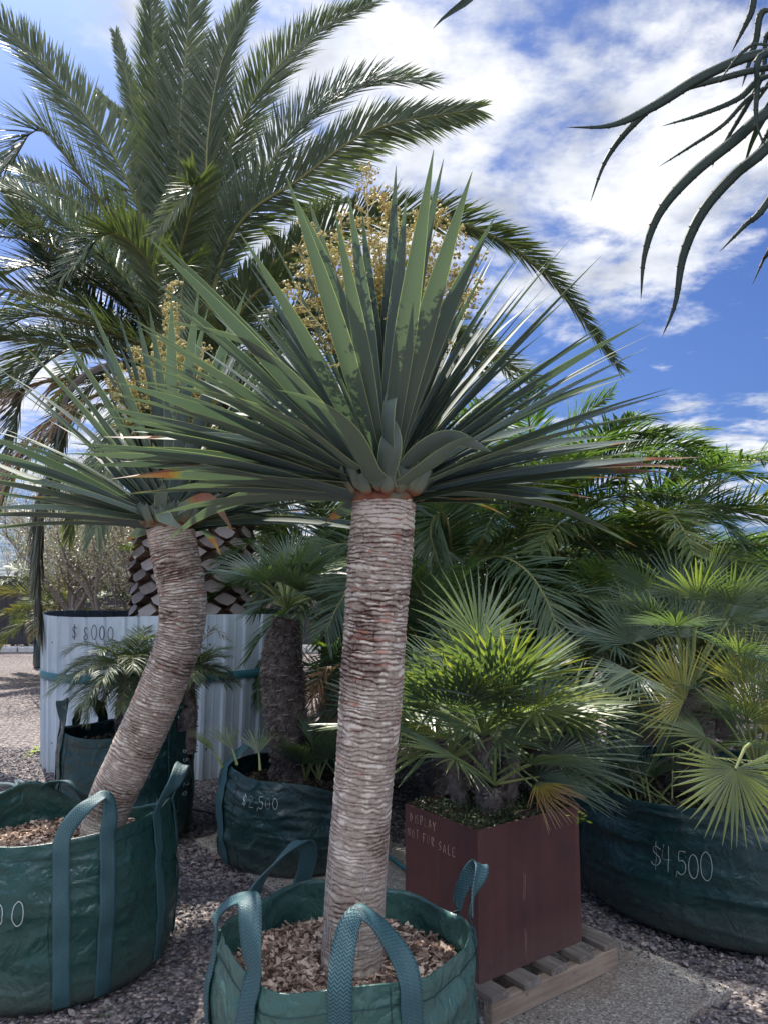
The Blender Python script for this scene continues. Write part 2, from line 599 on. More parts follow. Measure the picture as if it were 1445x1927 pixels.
M['bag'] = bag_mat('woven_tarp', (0.010, 0.050, 0.046), (0.022, 0.088, 0.076))
M['bag_paler'] = bag_mat('woven_tarp_faded', (0.028, 0.088, 0.080), (0.066, 0.155, 0.132))  # raised base tone and stronger creases, used on the foreground bag
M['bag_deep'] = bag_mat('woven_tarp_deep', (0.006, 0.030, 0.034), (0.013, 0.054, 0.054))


def web_mat():
    m, t, b, out = newmat('webbing')
    uv = nn(t, 'ShaderNodeUVMap')
    s2 = nn(t, 'ShaderNodeSeparateXYZ')
    lk(t, uv.outputs[0], s2.inputs[0])
    u, v = s2.outputs[0], s2.outputs[1]   # metres
    zig = math_n(t, 'PINGPONG', u, 0.0075)
    d = math_n(t, 'ADD', v, zig)
    f = math_n(t, 'FRACT', math_n(t, 'DIVIDE', d, 0.0085))
    g = math_n(t, 'GREATER_THAN', f, 0.5)
    rib = math_n(t, 'PINGPONG', u, 0.0018)
    n = noise(t, 40, 3)
    a = mixc(t, n, (0.030, 0.088, 0.100), (0.062, 0.155, 0.165))
    col = mixc(t, g, a, (0.020, 0.062, 0.075))
    lk(t, col, b.inputs['Base Color'])
    b.inputs['Roughness'].default_value = 0.5
    h = math_n(t, 'ADD', math_n(t, 'PINGPONG', f, 0.5), math_n(t, 'MULTIPLY', rib, 100))
    bump(t, b, h, 0.7, 0.002)
    return m


M['web'] = web_mat()
M['chalk'] = simple('chalk_mark', [(0.35, (0.10, 0.17, 0.18)), (0.6, (0.55, 0.62, 0.62))], nscale=80, bumpd=0, rough=0.8)
M['ink'] = simple('marker_ink', [(0.2, (0.02, 0.02, 0.03)), (0.8, (0.05, 0.05, 0.07))], nscale=80, bumpd=0, rough=0.6)
M['rustscratch'] = simple('scratch_mark', [(0.3, (0.24, 0.12, 0.10)), (0.8, (0.52, 0.36, 0.30))], nscale=60, bumpd=0, rough=0.7)


def rust_mat():
    m, t, b, out = newmat('rusted_steel')
    co = objco(t)
    n = noise(t, 5, 6, 0.65, co)
    n2 = noise(t, 140, 3, 0.6, co)
    mpn = nn(t, 'ShaderNodeMapping')
    mpn.inputs['Scale'].default_value = (14, 14, 0.8)
    lk(t, co, mpn.inputs[0])
    st = noise(t, 1.5, 4, 0.6, mpn.outputs[0])
    f = math_n(t, 'ADD', math_n(t, 'MULTIPLY', n, 0.6), math_n(t, 'MULTIPLY', st, 0.4))
    col = ramp(t, [(0.30, (0.050, 0.020, 0.020)), (0.5, (0.085, 0.028, 0.024)), (0.72, (0.125, 0.040, 0.028))], f).outputs[0]
    col = mixc(t, math_n(t, 'MULTIPLY', n2, 0.4), col, (0.05, 0.028, 0.032))
    hs = nn(t, 'ShaderNodeSeparateXYZ')
    lk(t, co, hs.inputs[0])
    lo = math_n(t, 'MULTIPLY', math_n(t, 'SUBTRACT', 0.16, hs.outputs[2], True), 5.0, True)
    col = mixc(t, math_n(t, 'MULTIPLY', lo, math_n(t, 'MULTIPLY', noise(t, 22, 4, .7, co), .7)), col, (0.16, 0.12, 0.10))
    stain = ramp(t, [(0.58, (0, 0, 0)), (0.70, (1, 1, 1))], noise(t, 1.5, 4, .6, mpn.outputs[0], .5))
    col = mixc(t, math_n(t, 'MULTIPLY', stain.outputs[0], .35), col, (0.17, 0.065, 0.035))
    lk(t, col, b.inputs['Base Color'])
    b.inputs['Roughness'].default_value = 0.72
    bump(t, b, n2, 0.4, 0.0015)
    return m


M['rust'] = rust_mat()


def wood_mat(name, c1, c2, axis):
    m, t, b, out = newmat(name)
    co = objco(t)
    mpn = nn(t, 'ShaderNodeMapping')
    mpn.inputs['Rotation'].default_value = (0, 0, -axis)
    mpn2 = nn(t, 'ShaderNodeMapping')
    mpn2.inputs['Scale'].default_value = (2.5, 38, 38)
    lk(t, co, mpn.inputs[0])
    lk(t, mpn.outputs[0], mpn2.inputs[0])
    n = noise(t, 1.2, 5, 0.65, mpn2.outputs[0], 0.3)
    n2 = noise(t, 9, 4, 0.6, co)
    f = math_n(t, 'ADD', math_n(t, 'MULTIPLY', n, 0.65), math_n(t, 'MULTIPLY', n2, 0.35))
    col = ramp(t, [(0.3, tuple(x * 0.45 for x in c1)), (0.5, c1), (0.7, c2)], f).outputs[0]
    lk(t, col, b.inputs['Base Color'])
    b.inputs['Roughness'].default_value = 0.85
    bump(t, b, n, 0.6, 0.004)
    return m


def tank_mat():
    m, t, b, out = newmat('painted_sheet')
    co = objco(t)
    n = noise(t, 2.5, 5, 0.6, co)
    mpn = nn(t, 'ShaderNodeMapping')
    mpn.inputs['Scale'].default_value = (9, 9, 0.7)
    lk(t, co, mpn.inputs[0])
    st = noise(t, 1.5, 5, 0.65, mpn.outputs[0])
    col = ramp(t, [(0.3, (0.42, 0.51, 0.58)), (0.65, (0.54, 0.63, 0.69))], n).outputs[0]
    col = mixc(t, math_n(t, 'MULTIPLY', ramp(t, [(0.52, (0, 0, 0)), (0.75, (1, 1, 1))], st).outputs[0], 0.35), col, (0.36, 0.38, 0.36))
    hsep = nn(t, 'ShaderNodeSeparateXYZ')
    lk(t, co, hsep.inputs[0])
    low = math_n(t, 'MULTIPLY', math_n(t, 'SUBTRACT', 0.28, hsep.outputs[2], True), 2.2, True)
    col = mixc(t, math_n(t, 'MULTIPLY', low, n), col, (0.22, 0.19, 0.16))
    lk(t, col, b.inputs['Base Color'])
    b.inputs['Roughness'].default_value = 0.38
    b.inputs['Specular IOR Level'].default_value = 0.5
    bump(t, b, n, 0.15, 0.01)
    return m


M['tank'] = tank_mat()
M['liner'] = simple('tank_inside', [(0.3, (0.03, 0.045, 0.07)), (0.7, (0.05, 0.07, 0.10))], nscale=6, useattr=False, bumpd=0)
M['strap'] = simple('tie_strap', [(0.3, (0.03, 0.13, 0.17)), (0.7, (0.05, 0.19, 0.23))], nscale=30, rough=0.5, bumpd=0.001)
M['fence'] = simple('dark_cladding', [(0.3, (0.035, 0.032, 0.036)), (0.7, (0.055, 0.05, 0.055))], nscale=3, rough=0.6, useattr=False, bumpd=0)
M['hose'] = simple('pale_hose', [(0.3, (0.34, 0.40, 0.36)), (0.7, (0.50, 0.56, 0.50))], nscale=10, rough=0.4, bumpd=0)
M['pipe'] = simple('black_pipe', [(0.3, (0.012, 0.012, 0.014)), (0.7, (0.03, 0.03, 0.03))], nscale=10, rough=0.4, bumpd=0)
M['rivet'] = simple('rivet', [(0.3, (0.10, 0.09, 0.08)), (0.7, (0.25, 0.22, 0.2))], nscale=10, rough=0.5, bumpd=0)


def ground_mat():
    m, t, b, out = newmat('gravel_ground')
    co = objco(t)
    big = noise(t, 0.8, 4, 0.6, co)
    vor = nn(t, 'ShaderNodeTexVoronoi', Scale=42.0)
    lk(t, co, vor.inputs['Vector'])
    vs = nn(t, 'ShaderNodeSeparateColor')
    lk(t, vor.outputs['Color'], vs.inputs[0])
    f = math_n(t, 'ADD', math_n(t, 'MULTIPLY', vs.outputs[0], 0.7), math_n(t, 'MULTIPLY', big, 0.3))
    col = ramp(t, [(0.1, (0.10, 0.088, 0.088)), (0.5, (0.245, 0.212, 0.205)), (0.95, (0.48, 0.41, 0.38))], f).outputs[0]
    crev = ramp(t, [(0.35, (1, 1, 1)), (0.75, (0.35, 0.32, 0.32))], math_n(t, 'MULTIPLY', vor.outputs['Distance'], 1.0))
    col = mixc(t, 1.0, col, crev.outputs[0], 'MULTIPLY')
    lk(t, col, b.inputs['Base Color'])
    b.inputs['Roughness'].default_value = 0.9
    h = math_n(t, 'SUBTRACT', 1.0, vor.outputs['Distance'])
    h = math_n(t, 'ADD', h, math_n(t, 'MULTIPLY', vs.outputs[1], 0.6))
    bump(t, b, h, 1.0, 0.02)
    return m


def concrete_mat():
    m, t, b, out = newmat('exposed_aggregate')
    co = objco(t)
    big = noise(t, 3, 5, 0.65, co)
    vor = nn(t, 'ShaderNodeTexVoronoi', Scale=150.0)
    lk(t, co, vor.inputs['Vector'])
    vs = nn(t, 'ShaderNodeSeparateColor')
    lk(t, vor.outputs['Color'], vs.inputs[0])
    col = ramp(t, [(0.0, (0.13, 0.115, 0.10)), (0.45, (0.25, 0.23, 0.20)), (0.85, (0.38, 0.35, 0.31)), (1.0, (0.55, 0.52, 0.47))], vs.outputs[0]).outputs[0]
    col = mixc(t, ramp(t, [(0.5, (0, 0, 0)), (0.72, (0.75,) * 3)], big).outputs[0], col, (0.20, 0.14, 0.10))
    lk(t, col, b.inputs['Base Color'])
    b.inputs['Roughness'].default_value = 0.85
    bump(t, b, math_n(t, 'SUBTRACT', 1.0, vor.outputs['Distance']), 0.7, 0.006)
    return m


M['ground'] = ground_mat()
M['conc'] = concrete_mat()

# ------------------------------------------------------------------ ground
rng = np.random.default_rng(4)
g = MB()
xs = np.concatenate([np.linspace(-400, -8, 12), np.linspace(-7, 7, 71), np.linspace(8, 400, 12)])
ys = np.concatenate([np.linspace(-200, -3, 8), np.linspace(-2, 14, 81), np.linspace(16, 700, 14)])
X, Y = np.meshgrid(xs, ys)
Z = (vn(X * 1.3, Y * 1.3, 3) - 0.5) * 0.02 * np.exp(-((X / 12) ** 2)) - 0.004
g.grid(np.stack([X, Y, Z], -1))
o = g.build('ground', M['ground'])
tag(o, kind='structure')

# concrete strip, a real slab standing a little proud of the gravel
SA = gnd(368, 1586); SB = gnd(1376, 1870)
su = V3((0.61, -0.79, 0)).normalized()
sv = V3((su.y * -1, su.x, 0)).normalized()
SA.z = 0; SB.z = 0
SW = abs((SB - SA).dot(sv)); SL = (SB - SA).dot(su)
sc = SA + su * (SL / 2) + sv * (SW / 2)
s = MB()
s.box(sc + V3((0, 0, -0.02)), su * (SL / 2), sv * (SW / 2), (0, 0, 0.045), bev=0.006)
o = s.build('concrete_path', M['conc'], loc=(sc.x, sc.y, 0), smooth=False)
tag(o, kind='structure')


def in_slab(x, y, mrg=0.0):
    dx = x - SA.x; dy = y - SA.y
    a = dx * su.x + dy * su.y
    b_ = dx * sv.x + dy * sv.y
    return (a > -mrg) & (a < SL + mrg) & (b_ > -mrg) & (b_ < SW + mrg)


OCT = np.array([(1, 0, 0), (-1, 0, 0), (0, 1, 0), (0, -1, 0), (0, 0, 1), (0, 0, -1)], float)
OCF = np.array([(0, 2, 4), (2, 1, 4), (1, 3, 4), (3, 0, 4), (2, 0, 5), (1, 2, 5), (3, 1, 5), (0, 3, 5)])
CUB = np.array([(i, j, k) for k in (-1, 1) for j in (-1, 1) for i in (-1, 1)], float)
CUF = np.array([(0, 2, 3, 1), (4, 5, 7, 6), (0, 1, 5, 4), (2, 6, 7, 3), (0, 4, 6, 2), (1, 3, 7, 5)])


def scatter(mb, pos, size, base, faces, tilt=1.0, jit=0.25, a=None, m=0):
    """many small solids in one mesh. pos (n,3) size (n,3)"""
    n = len(pos)
    ang = rng.uniform(0, 2 * PI, n)
    ax = rng.normal(size=(n, 3)); ax /= np.linalg.norm(ax, axis=1)[:, None]
    ax = ax * tilt + np.array([0, 0, 1.0]) * (1 - tilt); ax /= np.linalg.norm(ax, axis=1)[:, None]
    ref = np.stack([np.cos(ang), np.sin(ang), np.zeros(n)], -1)
    u = ref - ax * (ref * ax).sum(1)[:, None]; u /= np.linalg.norm(u, axis=1)[:, None]
    w = np.cross(ax, u)
    Bv = base[None] * (1 + rng.uniform(-jit, jit, (n, len(base), 3))) + rng.uniform(-jit, jit, (n, len(base), 3)) * 0.4
    Bv = Bv * size[:, None, :]
    P = pos[:, None, :] + Bv[:, :, 0:1] * u[:, None] + Bv[:, :, 1:2] * w[:, None] + Bv[:, :, 2:3] * ax[:, None]
    k = len(base)
    off = len(mb.V)
    mb.V.extend(map(tuple, P.reshape(-1, 3).tolist()))
    av = rng.uniform(0, 1, n) if a is None else a
    mb.A.extend(np.repeat(av, k).tolist()); mb.B.extend([0.0] * (n * k)); mb.U.extend([(0.5, 0.5)] * (n * k))
    F = (faces[None] + (np.arange(n) * k)[:, None, None] + off).reshape(-1, faces.shape[1])
    mb.F.extend(map(tuple, F.tolist())); mb.M.extend([m] * len(F))


# stones of the gravel, near zone
n = 95000
d = rng.uniform(0, 1, n) ** 0.6 * 5.6 + 1.9
x = rng.uniform(-0.60, 0.60, n) * d
keep = ~in_slab(x, d, -0.01)
x = x[keep]; d = d[keep]
sz = np.minimum(rng.lognormal(0, 0.50, len(x)) * 0.0062, .018)
gs = MB()
scatter(gs, np.stack([x, d, sz * 0.35 + 0.001], -1), np.stack([sz * 1.15, sz * 0.95, sz * 0.62], -1), OCT, OCF, tilt=0.35)
# a few strays on the slab edge
n = 500
a_ = rng.uniform(0, SL, n); b_ = np.abs(rng.normal(0, 0.12, n)); b_ = np.where(rng.uniform(0, 1, n) < 0.5, b_, SW - b_)
b_ = np.clip(b_, 0.01, SW - 0.01)
sx = SA.x + su.x * a_ + sv.x * b_; sy = SA.y + su.y * a_ + sv.y * b_
sz = rng.lognormal(0, 0.35, n) * 0.005
scatter(gs, np.stack([sx, sy, 0.026 + sz * 0.4], -1), np.stack([sz, sz, sz * 0.7], -1), OCT, OCF, tilt=0.35)
o = gs.build('gravel', M['stone'], smooth=False, loc=(0, 3, 0))
tag(o, 'loose grey and brown gravel stones spread between the planter bags', 'gravel', kind='stuff')


# ------------------------------------------------------------------ handwriting
GL = {
    '$': [[(.85, .78), (.6, .9), (.3, .85), (.2, .68), (.4, .55), (.7, .45), (.8, .28), (.6, .12), (.3, .1), (.12, .22)], [(.5, 1.08), (.48, -.08)]],
    '0': [[(.5, 1), (.25, .85), (.15, .5), (.25, .15), (.5, 0), (.75, .15), (.85, .5), (.75, .85), (.5, 1), (.38, .95)]],
    '2': [[(.15, .8), (.35, .98), (.65, .95), (.75, .75), (.6, .5), (.3, .2), (.15, .03), (.5, .05), (.9, .04)]],
    '4': [[(.3, 1), (.12, .42), (.85, .44)], [(.65, .95), (.62, .5), (.6, -.05)]],
    '5': [[(.8, .98), (.3, .95), (.25, .55), (.55, .6), (.8, .4), (.7, .12), (.4, 0), (.12, .12)]],
    '8': [[(.8, .85), (.55, 1), (.28, .88), (.25, .65), (.5, .52), (.78, .35), (.75, .1), (.5, -.02), (.2, .08), (.2, .28), (.5, .42)]],
    ',': [[(.5, .08), (.4, -.18)]],
    'D': [[(.2, 0), (.2, 1)], [(.1, .98), (.55, .95), (.85, .6), (.75, .2), (.2, .02)]],
    'I': [[(.5, 0), (.5, .95)]],
    'S': [[(.85, .85), (.55, 1), (.2, .8), (.4, .55), (.75, .35), (.65, .05), (.15, .08)]],
    'P': [[(.2, 0), (.2, 1), (.65, .95), (.8, .7), (.6, .5), (.2, .48)]],
    'L': [[(.2, 1), (.2, .02), (.8, .05)]],
    'A': [[(.05, 0), (.45, 1), (.9, 0)], [(.2, .35), (.75, .35)]],
    'Y': [[(.05, 1), (.45, .5), (.9, 1)], [(.45, .5), (.4, -.05)]],
    'N': [[(.12, 0), (.15, 1), (.8, .02), (.85, 1)]],
    'O': [[(.5, 1), (.15, .75), (.12, .3), (.45, 0), (.82, .25), (.85, .7), (.5, 1)]],
    'T': [[(.05, .97), (.95, 1)], [(.5, .97), (.48, 0)]],
    'F': [[(.2, 0), (.2, 1), (.85, .98)], [(.2, .55), (.65, .55)]],
    'R': [[(.2, 0), (.2, 1), (.65, .95), (.78, .72), (.55, .5), (.2, .48), (.85, 0)]],
    'E': [[(.85, 1), (.2, .97), (.2, .02), (.85, 0)], [(.2, .5), (.7, .52)]],
}


def write(mb, text, fn, size, adv, rad, seed=0, drop=0.0):
    """fn(x, y) -> point on the surface, x right, y up in metres"""
    r = random.Random(seed)
    cx = 0
    for ch in text:
        if ch == ' ':
            cx += adv * 0.7
            continue
        hs = size * r.uniform(0.9, 1.1)
        dy = r.uniform(-.06, .06) * size + cx * drop
        for st in GL[ch]:
            pts = [V3((cx + p[0] * hs * 0.55, dy + p[1] * hs, 0)) for p in st]
            if len(pts) > 2:
                pts = catmull(pts, len(pts) * 3)
            else:
                pts = catmull(pts, 6)
            P = [fn(p.x, p.y) for p in pts]
            mb.tube(P, rad, 4, a=r.uniform(.4, .9))
        cx += adv * (0.45 if ch in ',I' else 1)


# ------------------------------------------------------------------ planter bags
class Bag:
    def __init__(s, cx, cy, r, h, seed, bulge=0.06, rim=(), fold=1.0, ry=None, square=0.0, base=0.0, lean=0):
        s.c = (cx, cy); s.r = r; s.h = h; s.seed = seed; s.bulge = bulge; s.rim = rim; s.fold = fold
        s.ry = ry or r; s.sq = square; s.base = base

    def rimz(s, th):
        z = s.h + 0.010 * np.sin(th * 3 + s.seed) + 0.034 * (vn(th / (2 * PI) * 9, 0.5, s.seed, 9) - 0.5) + 0.012 * (vn(th / (2 * PI) * 31, 0.5, s.seed, 31) - 0.5)
        for (t0, wd, dz) in s.rim:
            dd = (th - t0 + PI) % (2 * PI) - PI
            z = z + dz * np.exp(-(dd / wd) ** 2)
        return z

    def pt(s, th, t, off=0.0):
        """t 0 bottom .. 1 rim"""
        th = np.asarray(th, float); t = np.asarray(t, float)
        rr = 1 - 0.10 * np.clip(1 - t / 0.10, 0, 1) ** 2 + s.bulge * np.sin(np.clip(t, 0, 1) * PI) ** 0.8 - 0.0 * t
        ct = np.abs(np.cos(th)); st = np.abs(np.sin(th))
        if s.sq:
            rr = rr * (1 + s.sq * (np.sin(2 * th) ** 2))
        u = (th / (2 * PI)) % 1.0
        k = s.fold
        tt = t * s.h
        w1 = (vn(u * 14 + 0, tt * 5, s.seed + 1, 14) - .5) * 0.030
        w2 = (vn(u * 30 + tt * 0, tt * 12, s.seed + 2, 30) - .5) * 0.013
        w3 = (vn(u * 20, tt * 40 + u * 0, s.seed + 3, 20) - .5) * 0.007
        rid = np.abs(vn(u * 22, tt * 14, s.seed + 5, 22) - .5)
        w4 = np.exp(-(rid / 0.06) ** 2) * 0.005
        w4 = w4 + (vn(u * 6 + 0 * tt, tt * 22 + 1.5 * np.sin(u * 2 * PI * 2), s.seed + 8, 6) - .5) * 0.009
        d = k * (w1 + w2 + w3 + w4) * (0.35 + 0.65 * np.clip(t * 3, 0, 1))
        zz = s.base + t * s.rimz(th)
        x = s.c[0] + np.sin(th) * (s.r * rr + d + off)
        y = s.c[1] - np.cos(th) * (s.ry * rr + d + off)
        return np.stack([x, y, zz + 0 * x], -1)

    def P(s, th, t, off=0.0):
        return V3(s.pt(th, t, off).tolist())

    def body(s, parent, mat, nth=260, nz=70):
        mb = MB()
        th = np.linspace(0, 2 * PI, nth, endpoint=False)
        tt = np.linspace(0, 1, nz)
        T, TH = np.meshgrid(tt, th, indexing='ij')
        A = s.pt(TH, T)
        uv = np.stack([TH / (2 * PI) * 2 * PI * s.r, T * s.h], -1)
        mb.grid(A, uv=uv, wrap=True)
        ti = np.linspace(1, 0.45, 26)
        T2, TH2 = np.meshgrid(ti, th, indexing='ij')
        Bq = s.pt(TH2, T2, -0.005)
        Bq[0] = (A[-1] + Bq[0]) / 2 + np.array([0, 0, 0.002])
        mb.grid(np.concatenate([A[-1:], Bq], 0), uv=np.concatenate([uv[-1:], np.stack([TH2 * s.r, T2 * s.h], -1)], 0), wrap=True)
        c = len(mb.V)
        bot = A[0]
        mb.add([V3((s.c[0], s.c[1], s.base))] + [V3(p.tolist()) for p in bot],
               [(0, i + 1, (i + 1) % nth + 1) for i in range(nth)])
        return mb.build('bag_body', mat, parent)

    def hems(s, parent, mat):
        mb = MB()
        for dt, r_ in ((0.925, 0.0016),):
            P = [s.P(a, dt, 0.0012) for a in np.linspace(0, 2 * PI, 241)]
            mb.tube(P, r_, 4, cap=False)
        for k in range(6):
            a = 0.35 + k * PI / 3
            mb.tube([s.P(a + 0.02 * math.sin(q * 9), q, 0.001) for q in np.linspace(0.03, 0.99, 50)], 0.0013, 4)
        return mb.build('seam', mat, parent)

    def handle(s, parent, th1, th2, loop, low=0.1, w=0.075, out=0.0, seed=0, skew=(0, 0), lean=(0, 0), mat=None):
        """webbing: strap up the wall at th1, a loop over the rim, strap down at th2"""
        pts = []; wid = []
        r = random.Random(seed)
        tv = [low + (0.99 - low) * i / 16 for i in range(17)]
        e = w / 2 / s.r
        for t in tv:
            c = s.P(th1 + skew[0] * (1 - t), t, 0.005)
            q = s.P(th1 + skew[0] * (1 - t) + e, t, 0.005) - s.P(th1 + skew[0] * (1 - t) - e, t, 0.005)
            q.z = 0
            pts.append(c); wid.append(q.normalized())
        a = s.P(th1, 1.0, 0.006); b = s.P(th2, 1.0, 0.006)
        ch = b - a
        mid = (a + b) / 2
        rad = V3((mid.x - s.c[0], mid.y - s.c[1], 0)).normalized()
        chn = V3((ch.x, ch.y, 0)).normalized()
        nl = 26
        for i in range(1, nl):
            ph = PI * i / nl
            k = (1 - math.cos(ph)) / 2
            hgt = math.sin(ph) ** 0.85 * (1 - .10 * math.sin(ph * 2 + seed))
            p = a + ch * k + V3((0, 0, 1)) * loop * hgt + rad * out * math.sin(ph) + V3((lean[0], lean[1], 0)) * hgt
            p += chn * (0.22 * w * math.sin(2 * ph)) + (chn * math.sin(seed * 1.7) + rad * math.cos(seed * 2.3)) * (.018 * math.sin(ph) ** 2) + rad * (.008 * math.sin(3 * ph + seed))
            pts.append(p)
            wv = chn * math.cos(ph) + (rad * 1.0 + V3((0, 0, -0.25))) * math.sin(ph)
            wid.append(wv.normalized())
        for t in reversed(tv):
            c = s.P(th2 + skew[1] * (1 - t), t, 0.005)
            q = s.P(th2 + skew[1] * (1 - t) + e, t, 0.005) - s.P(th2 + skew[1] * (1 - t) - e, t, 0.005)
            q.z = 0
            pts.append(c); wid.append(-q.normalized())
        mb = MB()
        L = 0
        n = len(pts)
        rows = []; uvs = []
        th = 0.0022
        NC = 7
        for i, p in enumerate(pts):
            if i:
                L += (p - pts[i - 1]).length
            T = (pts[min(i + 1, n - 1)] - pts[max(i - 1, 0)]).normalized()
            W_ = wid[i] - T * wid[i].dot(T)
            W_.normalize()
            N = T.cross(W_)
            row = []; ur = []
            for j in range(NC):
                u = -1 + 2 * j / (NC - 1)
                curl = 0.004 * math.sin(L * 23 + seed) * u * u + 0.0015 * math.sin(L * 60 + j)
                row.append(p + W_ * (u * w / 2) + N * (curl + th)); ur.append(((u + 1) * w / 2, L))
            for j in reversed(range(NC)):
                u = -1 + 2 * j / (NC - 1)
                curl = 0.004 * math.sin(L * 23 + seed) * u * u + 0.0015 * math.sin(L * 60 + j)
                row.append(p + W_ * (u * w / 2) + N * (curl - th)); ur.append(((u + 1) * w / 2, L))
            rows.append([tuple(q) for q in row]); uvs.append(ur)
        mb.grid(np.array(rows), uv=np.array(uvs), wrap=True)
        k = 2 * NC
        mb.add([V3(q) for q in rows[0]], [tuple(range(k))])
        mb.add([V3(q) for q in rows[-1]], [tuple(range(k))[::-1]])
        return mb.build('carry_handle', mat or M['web'], parent)

    def text(s, parent, txt, th0, t0, size, adv, mat, seed=0, rad=0.0018, drop=0.0, name='price_marking'):
        mb = MB()

        def fn(x, y):
            return s.P(th0 + x / s.r, t0 + y / s.h, 0.0042)
        write(mb, txt, fn, size, adv, rad, seed, drop)
        return mb.build(name, mat, parent)


def chips(name, label, cx, cy, r, z, n, ry=None, dome=0.02, cat='wood chips', hole=None, mat=None, szm=1.0):
    ry = ry or r
    mb = MB()
    th = np.linspace(0, 2 * PI, 48, endpoint=False)
    rr = np.linspace(0.001, 1.03, 12)
    RR, TH = np.meshgrid(rr, th, indexing='ij')
    mb.grid(np.stack([cx + np.sin(TH) * RR * r, cy - np.cos(TH) * RR * ry, z - 0.012 + dome * (1 - RR ** 2) + (vn(RR * 9, TH * 3, 5) - .5) * .01], -1), a=0.1, wrap=True)
    a = rng.uniform(0, 2 * PI, n); q = np.sqrt(rng.uniform(0, 1, n)) * 1.0
    x = cx + np.sin(a) * q * r; y = cy - np.cos(a) * q * ry
    zz = z + dome * (1 - q ** 2) + rng.uniform(-0.008, 0.012, n)
    size = np.stack([rng.uniform(.006, .021, n), rng.uniform(.004, .010, n), rng.uniform(.001, .0035, n)], -1) * szm
    scatter(mb, np.stack([x, y, zz], -1), size, CUB, CUF, tilt=0.42, jit=0.3)
    o = mb.build(name, mat or M['chip'], smooth=False, loc=(cx, cy, z))
    return tag(o, label, cat, kind='stuff')


# ---- front bag
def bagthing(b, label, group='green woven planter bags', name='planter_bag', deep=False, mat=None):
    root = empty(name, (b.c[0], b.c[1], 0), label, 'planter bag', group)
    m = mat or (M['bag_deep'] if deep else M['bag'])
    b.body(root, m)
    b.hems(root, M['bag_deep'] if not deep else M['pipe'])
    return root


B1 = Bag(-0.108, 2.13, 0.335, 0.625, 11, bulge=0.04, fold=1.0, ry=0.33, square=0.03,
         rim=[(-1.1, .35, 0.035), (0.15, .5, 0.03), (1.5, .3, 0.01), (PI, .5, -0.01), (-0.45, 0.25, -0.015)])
r1 = bagthing(B1, 'green woven planter bag in the foreground with blue webbing handles, holding the straight trunk', mat=M['bag_paler'])
B1.handle(r1, -1.25, -0.62, 0.125, w=0.056, out=0.01, seed=1, skew=(0.0, -0.25), lean=(0.02, 0.0))
B1.handle(r1, 0.02, 0.50, 0.13, w=0.056, out=0.0, seed=2, skew=(0, 0.10), lean=(-0.02, 0.05))
B1.handle(r1, 2.0, 1.62, 0.135, w=0.045, out=0.0, seed=3, lean=(0.035, 0.0))
B1.handle(r1, -2.72, -2.15, 0.15, w=0.058, out=0.0, seed=4, lean=(0.05, 0.02))
chips('wood_chips', 'tan wood chip mulch filling the foreground bag around the straight trunk', -0.108, 2.13, 0.325, 0.515, 5200, ry=0.32, szm=.78)

# ---- left bag
B2 = Bag(-1.375, 3.28, 0.450, 0.615, 23, bulge=0.05, fold=0.9, rim=[(PI, .85, -0.13), (-2.45, .35, 0.09), (1.9, .4, 0.03), (0, .6, -0.01)])
r2 = bagthing(B2, 'green planter bag at the left edge under the leaning curved trunk')
B2.handle(r2, 0.40, 0.76, 0.145, w=0.060, out=0.0, seed=5, low=0.05, lean=(0.02, 0.05), skew=(0.06, 0.02))
B2.handle(r2, 1.35, 1.85, 0.16, w=0.06, out=0.02, seed=6, lean=(0.05, 0.02))
B2.handle(r2, -3.05, -2.6, 0.06, w=0.06, out=-0.04, seed=7, lean=(0.03, -0.05))
B2.handle(r2, -1.6, -1.1, 0.13, w=0.06, out=0, seed=8)
B2.text(r2, '500', -0.20, 0.57, 0.085, 0.060, M['chalk'], 2, rad=0.0016)
chips('wood_chips', 'wood chip mulch in the left edge bag around the leaning trunk', -1.375, 3.28, 0.440, 0.45, 5200, szm=.85)

# ---- bag at the back left with the feathery pygmy palm
B3 = Bag(-1.645, 4.90, 0.40, 0.665, 37, bulge=0.03, fold=0.8, rim=[(-0.9, .4, .02)], square=0.03)
r3 = bagthing(B3, 'green planter bag against the white tank holding the small feathery palm', deep=True)
B3.handle(r3, -1.15, -0.85, 0.17, w=0.07, out=0, seed=9, mat=M['bag_deep'])
B3.handle(r3, 1.0, 1.6, 0.17, w=0.07, out=0, seed=10, mat=M['bag_deep'])
B3.handle(r3, -2.4, -1.9, 0.17, w=0.07, out=0, seed=12, mat=M['bag_deep'])
mb = MB()


def fn3(x, y):
    return B3.P(1.22 + y / 0.40, 0.84 - x / 0.665, 0.003)


write(mb, '858 20', fn3, 0.05, 0.055, 0.0022, 5)
mb.build('price_marking', M['chalk'], r3)
chips('potting_soil', 'dark potting soil inside the bag with the feathery palm', -1.645, 4.90, 0.385, 0.56, 500, cat='soil', mat=M['soil'])

# ---- bag with $2,500
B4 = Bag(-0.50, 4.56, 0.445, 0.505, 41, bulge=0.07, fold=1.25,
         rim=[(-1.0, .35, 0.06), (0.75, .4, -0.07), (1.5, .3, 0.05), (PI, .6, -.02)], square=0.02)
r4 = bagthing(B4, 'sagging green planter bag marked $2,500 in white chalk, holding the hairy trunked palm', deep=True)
B4.handle(r4, -1.35, -0.95, 0.12, w=0.085, out=-0.08, seed=13, low=0.03, lean=(0.08, 0.0), mat=M['web'])
B4.handle(r4, 0.95, 1.45, -0.02, w=0.085, out=-0.12, seed=14, low=0.03)
B4.text(r4, '$2,500', -0.56, 0.74, 0.056, 0.036, M['chalk'], 3, rad=0.0016)
chips('potting_soil', 'dark soil and dead fibre in the bag marked $2,500', -0.50, 4.56, 0.42, 0.40, 700, cat='soil', mat=M['soil'])

